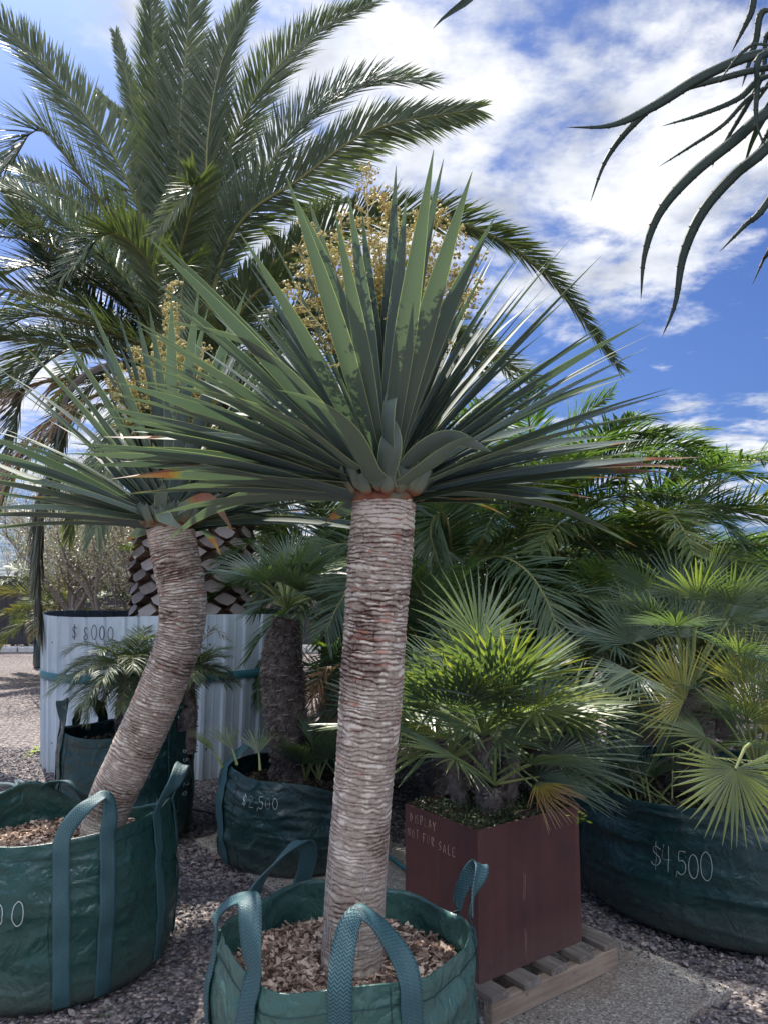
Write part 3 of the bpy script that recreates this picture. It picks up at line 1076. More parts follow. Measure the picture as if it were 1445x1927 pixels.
# ---- big right bag
B5 = Bag(1.80, 4.02, 0.76, 0.575, 53, bulge=0.05, fold=1.2, rim=[(-0.3, .5, 0.01)], ry=0.78)
r5 = bagthing(B5, 'wide green planter bag at the right edge marked $4,500, holding fan palms', deep=True)
B5.text(r5, '$4,500', -0.86, 0.54, 0.105, 0.046, M['chalk'], 7, rad=0.0010, drop=-0.06)
for th0 in (-0.06, 1.0, -1.5):
    mb = MB()
    rows = []
    uvs = []
    for t in np.linspace(0.02, 0.98, 40):
        rows.append([tuple(B5.P(th0 + k * 0.022, t, 0.004)) for k in (-2, -1, 0, 1, 2)])
        uvs.append([((k + 2) * 0.017, t * 0.57) for k in (-2, -1, 0, 1, 2)])
    mb.grid(np.array(rows), uv=np.array(uvs))
    mb.build('sewn_strap', M['bag_deep'], r5)
chips('potting_soil', 'dark soil and litter in the wide bag marked $4,500', 1.80, 4.02, 0.74, 0.48, 1500, ry=0.76, cat='soil', mat=M['soil'])


# ------------------------------------------------------------------ rusted steel box on pallet
bf = gnd(901, 1853, 0.13); br = gnd(1092, 1803, 0.13); bl = gnd(762, 1790, 0.13)
tl = gnd(762, 1527, 0.665)
bl = V3((tl.x, tl.y, 0.13))
e1 = br - bf; e2 = bl - bf
ang = (math.atan2(e1.y, e1.x) + math.atan2(e2.y, e2.x) - PI / 2) / 2
bu = V3((math.cos(ang), math.sin(ang), 0)); bv = V3((-math.sin(ang), math.cos(ang), 0))


def proj_x(p):
    d = p - V3((0, 0, CAM_H))
    return 722.5 + FPX * d.x / (d.y * math.cos(PITCH) + d.z * math.sin(PITCH))


BWd = BDp = .3
while proj_x(bf + bu * BWd) < 1094:
    BWd += .001
while proj_x(bf + bv * BDp) > 763:
    BDp += .001
BH = 0.535
root = empty('steel_planter', (bf.x, bf.y, 0.13), 'rusty brown square steel planter standing on a pallet, scratched DISPLAY NOT FOR SALE', 'planter box')
mb = MB()
tk = 0.004
cz = V3((0, 0, 1))
c0 = bf + cz * (BH / 2)


def wallpanel(p, u, w, inn):
    # a gently uneven sheet with thickness
    n = 24
    P = np.zeros((n, n, 3)); Q = np.zeros((n, n, 3))
    for i in range(n):
        for j in range(n):
            a = i / (n - 1); b_ = j / (n - 1)
            wob = 0.006 * math.sin(a * PI) * math.sin(b_ * PI) * (vn(a * 3, b_ * 3, 9).item() - 0.2)
            q = p + u * (w * b_) + cz * (BH * a) - inn * wob
            P[i, j] = q; Q[i, j] = q + inn * tk
    mb.grid(P); mb.grid(Q, flip=True)
    for e in ((P[-1], Q[-1]), (P[0], Q[0]), (P[:, 0], Q[:, 0]), (P[:, -1], Q[:, -1])):
        mb.grid(np.stack(e))


wallpanel(bf, bu, BWd, bv)
wallpanel(bf + bv * BDp, bu, BWd, -bv)
wallpanel(bf + bv * tk, bv, BDp - 2 * tk, bu)
wallpanel(bf + bu * BWd + bv * tk, bv, BDp - 2 * tk, -bu)
mb.build('steel_wall', M['rust'], root, smooth=False)
mb = MB()


def fnb(z0, x0):
    def f(x, y):
        return bf + bv * (BDp - x0 - x) + cz * (z0 + y) - bu * 0.0025
    return f


write(mb, 'DISPLAY', fnb(0.475, 0.035), 0.032, 0.027, 0.0011, 3)
mb.build('scratched_lettering', M['rustscratch'], root)
mb = MB()
write(mb, 'NOT', fnb(0.415, 0.020), 0.032, 0.027, 0.0010, 4)
mb.build('scratched_lettering', M['rustscratch'], root)
mb = MB()
write(mb, 'FOR', fnb(0.412, 0.118), 0.032, 0.027, 0.0010, 5)
mb.build('scratched_lettering', M['rustscratch'], root)
mb = MB()
write(mb, 'SALE', fnb(0.408, 0.216), 0.032, 0.027, 0.0010, 6)
mb.build('scratched_lettering', M['rustscratch'], root)
mb = MB()
for dx, h0, h1 in ((0.235, 0.02, 0.34), (0.242, 0.0, 0.33)):
    mb.tube([bf + bu * (dx + 0.003 * math.sin(k)) + cz * (h0 + (h1 - h0) * k / 8) - bv * 0.002 for k in range(9)], 0.0008, 4)
mb.build('scratch_mark', M['rustscratch'], root)

# soil and ground cover in the box
mb = MB()
n = 20
P = np.zeros((n, n, 3))
for i in range(n):
    for j in range(n):
        a = i / (n - 1); b_ = j / (n - 1)
        q = bf + bu * (tk + (BWd - 2 * tk) * a) + bv * (tk + (BDp - 2 * tk) * b_)
        P[i, j] = (q.x, q.y, 0.13 + BH - 0.035 + 0.03 * vn(a * 5, b_ * 5, 3).item() * min(1, 8 * min(a, 1 - a, b_, 1 - b_)))
mb.grid(P)
o = mb.build('potting_soil', M['soil'], loc=tuple(c0))
tag(o, 'dark soil inside the rusty steel planter', 'soil', kind='stuff')
mb = MB()
rr = random.Random(5)
for k in range(5200):
    a = rr.uniform(0.02, .98); b_ = rr.uniform(0.02, .98)
    q = bf + bu * (BWd * a) + bv * (BDp * b_)
    clump = vn(a * 8, b_ * 8, 77).item()
    z = 0.13 + BH - 0.03 + rr.uniform(0, 0.018 + 0.04 * clump)
    s_ = rr.uniform(.003, .008)
    an = rr.uniform(0, 6.28); el = rr.uniform(-.3, 1.2)
    d = V3((math.cos(an) * math.cos(el), math.sin(an) * math.cos(el), math.sin(el)))
    sd_ = d.cross(V3((0.1, 0.2, 1))).normalized()
    p = V3((q.x, q.y, z))
    mb.add([p, p + d * s_ + sd_ * s_ * .6, p + d * s_ * 2, p + d * s_ - sd_ * s_ * .6], [(0, 1, 2, 3)], rr.random() ** 2)
o = mb.build('ground_cover', M['moss'], loc=tuple(c0), smooth=False)
tag(o, 'low mossy ground cover growing over the soil of the rusty planter', 'ground cover', kind='stuff')


def small_weed(name, p, n, size, label, seed, mat='weed', group=None):
    r = random.Random(seed)
    mb = MB()
    for k in range(n):
        an = r.uniform(0, 6.28)
        ro = r.uniform(0.1, 1) * size
        h = r.uniform(.2, .8) * size
        tip = V3(p) + V3((math.cos(an) * ro, math.sin(an) * ro, h))
        mb.tube([V3(p), (V3(p) + tip) / 2 + V3((0, 0, h * .3)), tip], [size * .02, size * .015, size * .01], 3, a=.3)
        s_ = size * r.uniform(.18, .32)
        u = V3((math.cos(an), math.sin(an), r.uniform(-.2, .5))).normalized()
        w = u.cross(V3((0, 0, 1))).normalized()
        vs = [tip]
        for q in range(7):
            t = q / 6 * 2 * PI
            vs.append(tip + u * (s_ - s_ * math.cos(t) * 1) + w * (s_ * .8 * math.sin(t)) + V3((0, 0, r.uniform(-.1, .1) * s_)))
        mb.add(vs, [(0, i, i + 1) for i in range(1, 7)], r.random())
    o = mb.build(name, M[mat], loc=tuple(p), smooth=False)
    return tag(o, label, 'weed', group)


small_weed('weed', gnd(1085, 1552, 0.66), 6, 0.045, 'small lime green weed on the right corner of the rusty planter', 1)
small_weed('weed', gnd(905, 1553, 0.65), 10, 0.03, 'round leaved weed in the middle of the rusty planter', 2, 'moss')
small_weed('weed', gnd(85, 1416), 26, 0.11, 'yellow green weed growing in the gravel beside the white tank', 3)
small_weed('weed', gnd(55, 1424), 7, 0.05, 'tiny yellow weed alone on the sunlit gravel', 4)
small_weed('weed', gnd(188, 1915), 9, 0.035, 'small dark weed in the gravel at the bottom edge left', 5, 'moss')
small_weed('weed', gnd(105, 1432), 7, 0.05, 'tiny green weed touching the foot of the white tank', 6)

# pallet
wood_a = wood_mat('weathered_timber', (0.20, 0.17, 0.145), (0.33, 0.29, 0.25), ang)
wood_b = wood_mat('pale_timber', (0.17, 0.145, 0.125), (0.30, 0.26, 0.23), ang + PI / 2)
wood_c = wood_mat('pallet_beam', (0.26, 0.20, 0.15), (0.40, 0.32, 0.24), ang)
pc = bf + bu * (BWd / 2 + .05) + bv * (BDp / 2 - .04)
pc.z = 0
pr = empty('wooden_pallet', (pc.x, pc.y, 0), 'weathered wooden pallet under the rusty steel planter', 'pallet')
PW = BWd + 0.14; PD = BDp + 0.09
z_slab = 0.026
for k, f in enumerate((-0.5, 0.0, 0.5)):
    mb = MB()
    cc = pc + bv * (f * (PD - 0.045))
    mb.box(cc + cz * (z_slab + 0.040), bu * (PW / 2), bv * 0.021, cz * 0.0395, bev=0.003)
    mb.build('stringer', wood_c, pr, smooth=False)
ns = 5
for k in range(ns):
    mb = MB()
    f = -0.5 + k / (ns - 1)
    cc = pc + bu * (f * (PW - 0.075))
    L_ = PD / 2 + rr.uniform(-.006, .012)
    mb.box(cc + cz * (z_slab + 0.0915), bu * 0.043, bv * L_, cz * 0.0115, bev=0.002)
    mb.build('deck_slat', wood_b, pr, smooth=False)
mb = MB()
for k in (0.25, 0.62):
    mb.tube([pc - bv * (PD / 2 + 0.0005) + bu * ((k - .5) * PW) + cz * 0.085, pc - bv * (PD / 2 + 0.0015) + bu * ((k - .5) * PW) + cz * 0.085], 0.004, 6)
mb.build('nail_head', M['rivet'], pr)

# ------------------------------------------------------------------ leaves: generators
def sword(mb, pts, width, up, segs=14, fold=0.25, a=0.5, dry=None, prof=None, base_w=0.85, m=0, twist=0.0):
    P = catmull(pts, segs + 1)
    n = len(P)
    rows = []; uvs = []; bb = []
    U = V3(up)
    for i, p in enumerate(P):
        t = i / (n - 1)
        T = (P[min(i + 1, n - 1)] - P[max(i - 1, 0)]).normalized()
        S = T.cross(U)
        if S.length < 1e-4:
            S = T.orthogonal()
        S.normalize()
        N = S.cross(T).normalized()
        if twist:
            an = twist * t
            S, N = S * math.cos(an) + N * math.sin(an), N * math.cos(an) - S * math.sin(an)
        if t < 0.12:
            w = base_w + (0.80 - base_w) * (t / 0.12)
        elif t < 0.5:
            w = 0.80 + 0.20 * math.sin((t - .12) / .38 * PI / 2)
        else:
            w = max(0.0, 1 - ((t - .5) / .5) ** 1.45)
        w = max(w, 0.02) * width / 2
        row = []; ur = []
        fo = fold * (1.6 - t)
        for u in (-1, -0.93, -0.45, 0, 0.45, 0.93, 1):
            row.append(tuple(p + S * (u * w) + N * (w * fo * (u * u - 0.5))))
            ur.append((0.5 + u / 2, t))
        rows.append(row); uvs.append(ur)
        dv = 0.0
        if dry:
            dv = max(0.0, min(1.0, (t - dry) / max(0.02, (1 - dry)) + 0.35)) if t > dry - 0.05 else 0.0
        elif t > 0.975:
            dv = 0.36
        bb.append([dv] * 7)
        U = N if twist == 0 else U
    mb.grid(np.array(rows), a=a, uv=np.array(uvs), b=np.array(bb), m=m)


def frond(mb, pts, leaf_len=0.45, n=80, w=0.022, seed=0, roll=0.0, roll_end=None, lift=0.25, hang=0.12, start=0.13, a0=0.4, av=0.35,
          fwd=(70, 30), rad=0.018, face=None, tip_yellow=0.0, m_leaf=0, m_r=1, gap=0.02):
    """feather leaf: rib and two rows of narrow leaflets"""
    r = random.Random(seed)
    P = catmull(pts, 30)
    nP = len(P)
    hd = P[-1] - P[0]
    hd.z = 0
    if hd.length < 1e-3:
        hd = V3((1, 0, 0))
    hd.normalize()
    S0 = hd.cross(V3((0, 0, 1)))
    if face is not None:
        S0 = V3(face)
    re = roll if roll_end is None else roll_end
    mb.tube(P, [rad * (1 - 0.88 * (i / (nP - 1)) ** 0.8) for i in range(nP)], 5, a=0.5, m=m_r)
    Ts = [(P[min(i + 1, nP - 1)] - P[max(i - 1, 0)]).normalized() for i in range(nP)]
    Vs = []; Fs = []; As = []
    Z = V3((0, 0, 1))
    for side in (-1, 1):
        for k in range(n):
            t = start + (1 - start) * (k + r.uniform(0, .6)) / n
            t = min(t, 0.998)
            f = t * (nP - 1)
            i = int(f)
            q = P[i].lerp(P[min(i + 1, nP - 1)], f - i)
            T = Ts[i]
            S = (S0 - T * S0.dot(T)).normalized()
            N = S.cross(T)
            rl = roll + (re - roll) * t
            S, N = S * math.cos(rl) + N * math.sin(rl), N * math.cos(rl) - S * math.sin(rl)
            if r.random() < gap:
                continue
            an = R(fwd[0] + (fwd[1] - fwd[0]) * t + r.uniform(-7, 7))
            u = (t - start) / (1 - start)
            pf = (0.45 + 0.55 * min(1, u / 0.22)) * (1 - 0.62 * max(0, (u - .45) / .55) ** 1.5)
            L = leaf_len * pf * r.uniform(.88, 1.08)
            lf = lift + r.uniform(-.22, .22)
            d = (S * side * math.sin(an) + T * math.cos(an) + N * lf).normalized()
            wn = d.cross(N)
            if wn.length < 1e-3:
                continue
            wn.normalize()
            wn = (wn + N * r.uniform(-.5, .5)).normalized()
            hh = hang * L * r.uniform(.6, 1.5)
            b_ = len(Vs)
            w2 = w / 2 * r.uniform(.85, 1.1)
            p1 = q + d * (L * .35) - Z * (hh * .12)
            p2 = q + d * (L * .72) - Z * (hh * .5)
            p3 = q + d * L - Z * hh
            Vs += [q + wn * w2 * .5, q - wn * w2 * .5, p1 + wn * w2, p1 - wn * w2, p2 + wn * w2 * .7, p2 - wn * w2 * .7, p3]
            Fs += [(b_, b_ + 1, b_ + 3, b_ + 2), (b_ + 2, b_ + 3, b_ + 5, b_ + 4), (b_ + 4, b_ + 5, b_ + 6)]
            aa = a0 + r.uniform(-av, av) * .6 + (tip_yellow * t)
            As += [aa] * 6 + [aa + .15]
    mb.add(Vs, Fs, As, m_leaf)


def arc(p0, az, el, L, droop, n=8, sag=1.4):
    """spine arching under its own weight; az from +Y towards +X"""
    p = V3(p0)
    out = [p.copy()]
    st = L / n
    for k in range(n):
        t = (k + .5) / n
        e = el - droop * t ** sag
        p = p + V3((math.sin(az) * math.cos(e), math.cos(az) * math.cos(e), math.sin(e))) * st
        out.append(p.copy())
    return out


def fan(mb, c, A, N, Rr, nseg=26, spread=200, seed=0, a0=0.4, split=0.45, droop=0.12, cup=0.15, dry=0.0, m=0, jag=0.08, wmul=1.0):
    droop *= .45
    """palmate blade: pleated centre splitting into pointed segments"""
    r = random.Random(seed)
    A = V3(A).normalized()
    N = V3(N)
    N = (N - A * N.dot(A)).normalized()
    S = A.cross(N)
    dph = R(spread) / nseg
    Z = V3((0, 0, 1))
    for k in range(nseg):
        ph = -R(spread) / 2 + dph * (k + .5)
        ph += r.uniform(-.12, .12) * dph
        d = A * math.cos(ph) + S * math.sin(ph)
        L = Rr * (0.78 + 0.22 * math.cos(ph * 0.8)) * r.uniform(1 - jag, 1 + jag * .5)
        lf = cup * (1 - 0.4 * abs(ph))
        pd = S * math.cos(ph) - A * math.sin(ph)
        Vs = []
        As = []; Bs = []
        a = a0 + r.uniform(-.12, .12)
        dr = droop * r.uniform(.5, 1.6)
        sp = split * r.uniform(.8, 1.15)
        bend = r.uniform(-.05, .05)
        for t in (0.02, sp * .5, sp, sp + (1 - sp) * .35, sp + (1 - sp) * .72, 1.0):
            c_ = V3(c) + d * (L * t) + N * (lf * L * t * (1 - .5 * t)) - Z * (dr * L * t ** 3) + pd * (bend * L * t * t)
            if t <= sp:
                w = L * t * math.tan(dph / 2) * 0.98
            else:
                w = L * sp * math.tan(dph / 2) * (1 - (t - sp) / (1 - sp)) ** .7 * 0.98
            w = max(w * wmul, 0.0006)
            Vs += [c_ + pd * w - N * w * .35, c_ + N * w * .35, c_ - pd * w - N * w * .35]
            As += [a + .1 * t] * 3
            Bs += [(dry * (0.3 + t)) if dry else (0.45 if t == 1.0 and r.random() < .5 else 0)] * 3
        Fs = []
        for i in range(5):
            b_ = i * 3
            Fs += [(b_, b_ + 1, b_ + 4, b_ + 3), (b_ + 1, b_ + 2, b_ + 5, b_ + 4)]
        mb.add(Vs, Fs, As, m, b=Bs)


def fan_leaf(parent, p0, az, el, pl, Rr, seed, a0=0.4, droop=0.25, nseg=26, spread=190, pr=0.006, tilt=None, dry=0.0, blade_dr=0.5, name='fan_leaf', roll=None, wm=1.0):
    r = random.Random(seed)
    mb = MB()
    sp = arc(p0, az, el, pl, droop, 6)
    mb.tube(sp, [pr * (1.5 - .7 * i / 6) for i in range(7)], 5, a=r.uniform(.3, .8), m=1)
    T = (sp[-1] - sp[-2]).normalized()
    A = V3((T.x, T.y, T.z - blade_dr * 0.5)).normalized()
    S = A.cross(V3((0, 0, 1)))
    if S.length < .05:
        S = V3((math.cos(az), -math.sin(az), 0))
    S.normalize()
    N = S.cross(A)
    rl = r.uniform(-.5, .5) if roll is None else roll
    N = N * math.cos(rl) + S * math.sin(rl)
    fan(mb, sp[-1], A, N, Rr, nseg, spread, seed, a0, dry=dry, cup=r.uniform(.1, .35), wmul=wm)
    return mb.build(name, [M['fan'], M['petiole']], parent, smooth=False)


def fibre_trunk(parent, pts, rads, seed, hairs=1400, hair=0.03, stubs=60, name='trunk'):
    r = random.Random(seed)
    P = catmull(pts, 50)
    nP = len(P)
    L = [0]
    for i in range(nP - 1):
        L.append(L[-1] + (P[i + 1] - P[i]).length)
    rd = [np.interp(l / L[-1], np.linspace(0, 1, len(rads)), rads) for l in L]
    th = np.linspace(0, 2 * PI, 48, endpoint=False)
    rows = []; va = []
    for i, p in enumerate(P):
        T = (P[min(i + 1, nP - 1)] - P[max(i - 1, 0)]).normalized()
        S = T.cross(V3((0, 1, 0))).normalized(); Bn = T.cross(S)
        q = vn(th / (2 * PI) * 18, L[i] * 55, seed, 18)
        q2 = vn(th / (2 * PI) * 7, L[i] * 14, seed + 1, 7)
        rr_ = rd[i] * (1 + 0.12 * (q - .5) + 0.16 * (q2 - .5))
        rows.append(np.array(p)[None] + np.cos(th)[:, None] * rr_[:, None] * np.array(S)[None] + np.sin(th)[:, None] * rr_[:, None] * np.array(Bn)[None])
        va.append(q * .6 + .1)
    mb = MB()
    mb.grid(np.array(rows), a=np.array(va), wrap=True)

    def surf(i, an, off=0):
        p = P[i]
        T = (P[min(i + 1, nP - 1)] - P[max(i - 1, 0)]).normalized()
        S = T.cross(V3((0, 1, 0))).normalized(); Bn = T.cross(S)
        o_ = S * math.cos(an) + Bn * math.sin(an)
        return p + o_ * (rd[i] + off), o_, T
    for k in range(hairs):
        i = r.randrange(nP); an = r.uniform(0, 6.283)
        p, o_, T = surf(i, an, -0.004)
        d = (o_ * r.uniform(.4, 1.2) + T * r.uniform(-.9, .8) + V3((r.uniform(-.5, .5), r.uniform(-.5, .5), 0))).normalized()
        w = o_.cross(T) * 0.0016
        l = hair * r.uniform(.4, 1.3)
        mb.add([p - w, p + w, p + d * l * .6 + w * .6 + T * .003, p + d * l - V3((0, 0, l * .3))], [(0, 1, 2), (0, 2, 3)], r.uniform(.1, .9))
    for k in range(stubs):
        i = int((k + .5) / stubs * (nP - 2)); an = k * 2.399
        p, o_, T = surf(i, an, -0.006)
        w = o_.cross(T).normalized()
        s_ = rd[i] * .26
        h = s_ * .32; l = s_ * r.uniform(.35, .7)
        e = p + o_ * l + T * (l * .9)
        vs = [p - w * s_, p + w * s_, p + w * s_ * .8 + T * h, p - w * s_ * .8 + T * h,
              e - w * s_ * .7, e + w * s_ * .7, e + w * s_ * .6 + T * h * .6, e - w * s_ * .6 + T * h * .6]
        mb.add(vs, [(0, 1, 5, 4), (1, 2, 6, 5), (2, 3, 7, 6), (3, 0, 4, 7)], .25)
        mb.add([vs[4], vs[5], vs[6], vs[7]], [(0, 1, 2, 3)], r.uniform(.8, 1))
    return mb.build(name, M['fibre'], parent)


# ------------------------------------------------------------------ dragon trees
def dragon_trunk(parent, pts, rads, seed, amp=(0.3, 1.0), pale_top=0.1):
    P = catmull(pts, 80)
    nP = len(P)
    Lc = [0]
    for i in range(nP - 1):
        Lc.append(Lc[-1] + (P[i + 1] - P[i]).length)
    Lc = np.array(Lc)
    nS = int(Lc[-1] / 0.0021); nT = 190
    S_ = np.linspace(0, Lc[-1], nS)
    Pn = np.array([tuple(p) for p in P])
    C_ = np.stack([np.interp(S_, Lc, Pn[:, k]) for k in range(3)], -1)
    # smooth the centreline tangent
    T = np.gradient(C_, axis=0); T /= np.linalg.norm(T, axis=1)[:, None]
    ker = np.ones(41) / 41
    T = np.stack([np.convolve(np.pad(T[:, k], 20, 'edge'), ker, 'valid') for k in range(3)], -1)
    T /= np.linalg.norm(T, axis=1)[:, None]
    ref = np.array([0, 1.0, 0])
    Sx = np.cross(T, ref); Sx /= np.linalg.norm(Sx, axis=1)[:, None]
    By = np.cross(T, Sx)
    rad = np.interp(S_ / Lc[-1], np.linspace(0, 1, len(rads)), rads)
    th = np.linspace(0, 2 * PI, nT, endpoint=False)
    SS, TH = np.meshgrid(S_, th, indexing='ij')
    u = TH / (2 * PI)
    # jittered ring positions with branching, wavering scars
    per = 0.0122
    warp = (vn(u * 5, SS * 9, seed, 5) - .5) * 0.5 + (vn(u * 3, SS * 3, seed + 2, 3) - .5) * 1.0
    ph = SS / per + warp + 0.5 * np.sin(SS * 31) + 1.5 * (vn(u * 2, SS * 22, seed + 31, 2) - .5)
    row = np.floor(ph)

    def bnd(rw):
        return rw + 0.85 * (vn(u * 13, rw * 1.0, seed + 50, 13) - .5) + 0.45 * (vn(u * 29, rw * 1.0, seed + 51, 29) - .5)
    row = np.where(ph < bnd(row), row - 1, row)
    row = np.where(ph >= bnd(row + 1), row + 1, row)
    lo_ = bnd(row)
    f = np.clip((ph - lo_) / np.maximum(bnd(row + 1) - lo_, .15), 0, 1)
    am = np.interp(S_ / Lc[-1], [0, .35, .7, 1], [amp[0], amp[0] + .15, amp[1], amp[1]])[:, None]
    # each scar: bulging lip, undercut below
    lip = np.clip(np.sin(np.clip(f, 0, 1) ** 0.7 * PI), 0, 1) ** 0.6
    plate = _h((u * 9 + _h(row.astype(np.int64), row.astype(np.int64) * 3, seed) * 5).astype(np.int64), row.astype(np.int64), seed + 4)
    fx = (u * 9 + _h(row.astype(np.int64), row.astype(np.int64) * 3, seed) * 5) % 1.0
    crack = np.exp(-(np.minimum(fx, 1 - fx) / 0.018) ** 2) * (plate > 0.35)
    fine = vn(u * 90, SS * 330, seed + 6, 90)
    fine2 = vn(u * 40, SS * 110, seed + 7, 40)
    disp = am * 0.0052 * (lip - .6) * (.55 + .75 * plate) + am * 0.003 * (fine2 - .5) - am * 0.003 * crack
    disp += 0.006 * (vn(u * 4, SS * 5, seed + 9, 4) - .5)
    edge = np.clip(1 - np.abs(f - 0.55) / 0.5, 0, 1)
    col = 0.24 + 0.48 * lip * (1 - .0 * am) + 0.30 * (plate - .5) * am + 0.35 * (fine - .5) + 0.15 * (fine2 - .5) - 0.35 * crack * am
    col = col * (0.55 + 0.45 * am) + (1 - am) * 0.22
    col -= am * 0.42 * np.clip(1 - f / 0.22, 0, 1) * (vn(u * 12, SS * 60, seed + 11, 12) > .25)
    col += am * 0.55 * (edge > .6) * (vn(u * 26, SS * 70, seed + 12, 26) > .66)
    blot = vn(u * 5, SS * 11, seed + 40, 5); blot2 = vn(u * 14, SS * 30, seed + 41, 14)
    col -= 0.30 * np.clip((blot - .62) * 5, 0, 1) * (.4 + .6 * am) - 0.22 * np.clip((blot2 - .66) * 5, 0, 1)
    top = np.clip((SS - (Lc[-1] - pale_top)) / 0.03, 0, 1)
    col += top * 0.28 * (lip > .35)
    red = ((plate > 0.93) & (_h((u * 31).astype(np.int64), row.astype(np.int64), seed + 20) > .6) & (f > .25) & (f < .85)) * am * (am > .6) * 0.6
    red2 = (vn(u * 18, SS * 45, seed + 14, 18) > .86) * am * (am > .6) * 0.22
    w = np.clip(red + red2, 0, 1)
    RR = rad[:, None] + disp
    Pt = C_[:, None] + (np.cos(TH) * RR)[..., None] * Sx[:, None] + (np.sin(TH) * RR)[..., None] * By[:, None]
    mb = MB()
    mb.grid(Pt, a=np.clip(col, 0, 1), b=w, wrap=True)
    n0 = len(mb.V)
    mb.add([V3(q) for q in Pt[-1].tolist()], [tuple(range(nT))], 0.5)
    o = mb.build('trunk', M['scar'], parent)
    # pale dried sap or root threads near the foot
    mb = MB()
    r = random.Random(seed)
    for k in range(22):
        an = r.uniform(0, 2 * PI); s0 = r.uniform(0.0, .22) * Lc[-1]; s1 = s0 + r.uniform(.06, .22)
        pts_ = []
        for q in np.linspace(s0, min(s1, Lc[-1] * .5), 12):
            i = int(q / Lc[-1] * (nS - 1)); an += r.uniform(-.03, .03)
            j = int((an % (2 * PI)) / (2 * PI) * nT) % nT
            cc = V3(C_[i].tolist()); pp = V3(Pt[i, j].tolist())
            pts_.append(pp + (pp - cc).normalized() * 0.0006)
        mb.tube(pts_, 0.0011, 4, a=.9)
    mb.build('root_thread', M['bootface'], parent)
    return V3(C_[-1].tolist()), V3(T[-1].tolist())


def bead_cluster(mb, p, r, n, size, a=.5):
    pos = np.array(p)[None] + rng.normal(0, r, (n, 3))
    sz = np.abs(rng.normal(size, size * .25, (n, 1))) * np.ones((1, 3)) * np.array([[1, 1, 1.25]])
    scatter(mb, pos, sz, OCT, OCF, tilt=.8, jit=.15, a=rng.uniform(max(0, a - .4), min(1, a + .4), n))


def panicle(parent, base, specs, seed, bead=0.0042, dens=1.0, name='flower_cluster'):
    """specs: list of tip points; each arm carries side twigs covered in flower buds"""
    r = random.Random(seed)
    mb = MB(); st = MB()
    for tip, dn in specs:
        base_v = V3(base)
        mid = base_v.lerp(tip, .55) + V3((r.uniform(-.02, .02), r.uniform(-.02, .02), .02))
        P = catmull([base_v, mid, tip], 26)
        st.tube(P, [0.006 * (1 - i / 30) for i in range(26)], 5, a=.7)
        for i in range(9, 26):
            t = i / 25
            for q in range(2):
                if r.random() > dn + .25:
                    continue
                l = .085 * (1.25 - t) * r.uniform(.5, 1.3) + .012
                an = r.uniform(0, 6.28)
                T = (P[i] - P[i - 1]).normalized()
                o1 = T.orthogonal().normalized(); o2 = T.cross(o1)
                d = (o1 * math.cos(an) + o2 * math.sin(an) + T * r.uniform(.3, .9)).normalized()
                e = P[i] + d * l
                st.tube([P[i], e], [.0018, .001], 3, a=.8)
                for g_ in range(max(2, int(l / .016))):
                    c = P[i].lerp(e, (g_ + 1) / max(2, int(l / .016)))
                    bead_cluster(mb, c, .0065, int(5 * dens), bead, r.uniform(.3, .8))
        bead_cluster(mb, tip, .006, 6, bead)
    n0 = st
    for k, f in enumerate(st.F):
        pass
    off = len(mb.V)
    mb.V += st.V; mb.A += st.A; mb.B += st.B; mb.U += st.U
    mb.F += [tuple(i + off for i in f) for f in st.F]; mb.M += [0] * len(st.F)
    return mb.build(name, M['flower'], parent, smooth=False)


def rosette(parent, c, T, rt, L, n, seed, width=0.06, tilt=(0, 0), emin=-6, lens=None, extra=()):
    r = random.Random(seed)
    mb = MB()
    c = V3(c)
    for i in range(n):
        k = (i + .5) / n                      # 0 outer/low .. 1 inner/top
        az = i * 2.39996 + r.uniform(-.12, .12)
        el = R(emin + (84 - emin) * k ** 1.12 + r.uniform(-5, 5))
        hz = 0.0 + 0.11 * k
        ro = rt * (1.0 - 0.85 * k)
        d0 = V3((math.sin(az), math.cos(az), 0))
        p0 = c + d0 * ro + V3((0, 0, hz - 0.012))
        ll = L * r.uniform(.86, 1.05) * (0.93 + 0.12 * math.sin(k * PI))
        if r.random() < .10:
            ll *= .72
        if abs(az % (2 * PI) - PI) < 1.1 and el < R(64) and i % 13:
            continue
        if abs(az % (2 * PI) - PI) < 1.5 and el > R(60) and i % 2:
            continue
        droop = R(r.uniform(2, 14) + (1 - k) * 8) * (1 if r.random() < .9 else 2.5)
        e0 = el + R(10) * (1 - k)
        d1 = V3((math.sin(az) * math.cos(e0), math.cos(az) * math.cos(e0), math.sin(e0)))
        pts = arc(p0, az + r.uniform(-.06, .06), e0, ll, droop, 6, 1.2)
        up = V3((-math.sin(az) * math.sin(el), -math.cos(az) * math.sin(el), math.cos(el)))
        up = (up + V3((tilt[0], tilt[1], 0)))
        sidev = V3((math.cos(az), -math.sin(az), 0))
        up = (up + sidev * (r.uniform(-.45, .45) if k > .4 else -math.copysign(r.uniform(.0, 1.0), math.sin(az) * sidev.y + 1e-6))).normalized()
        sword(mb, pts, width * r.uniform(.86, 1.1), up, segs=12, fold=r.uniform(.15, .32), a=min(1, max(0, .45 + r.uniform(-.3, .3) + (.1 if k < .3 else 0))),
              dry=(r.uniform(.6, .85) if (k < .16 and r.random() < .35) else None), base_w=1.15)
    for (pts, w_, up, dry, tw, a) in extra:
        sword(mb, pts, w_, up, segs=22, fold=.22, a=a, dry=dry, base_w=1.2, twist=tw)
    return mb.build('leaf_rosette', M['dragon'], parent)


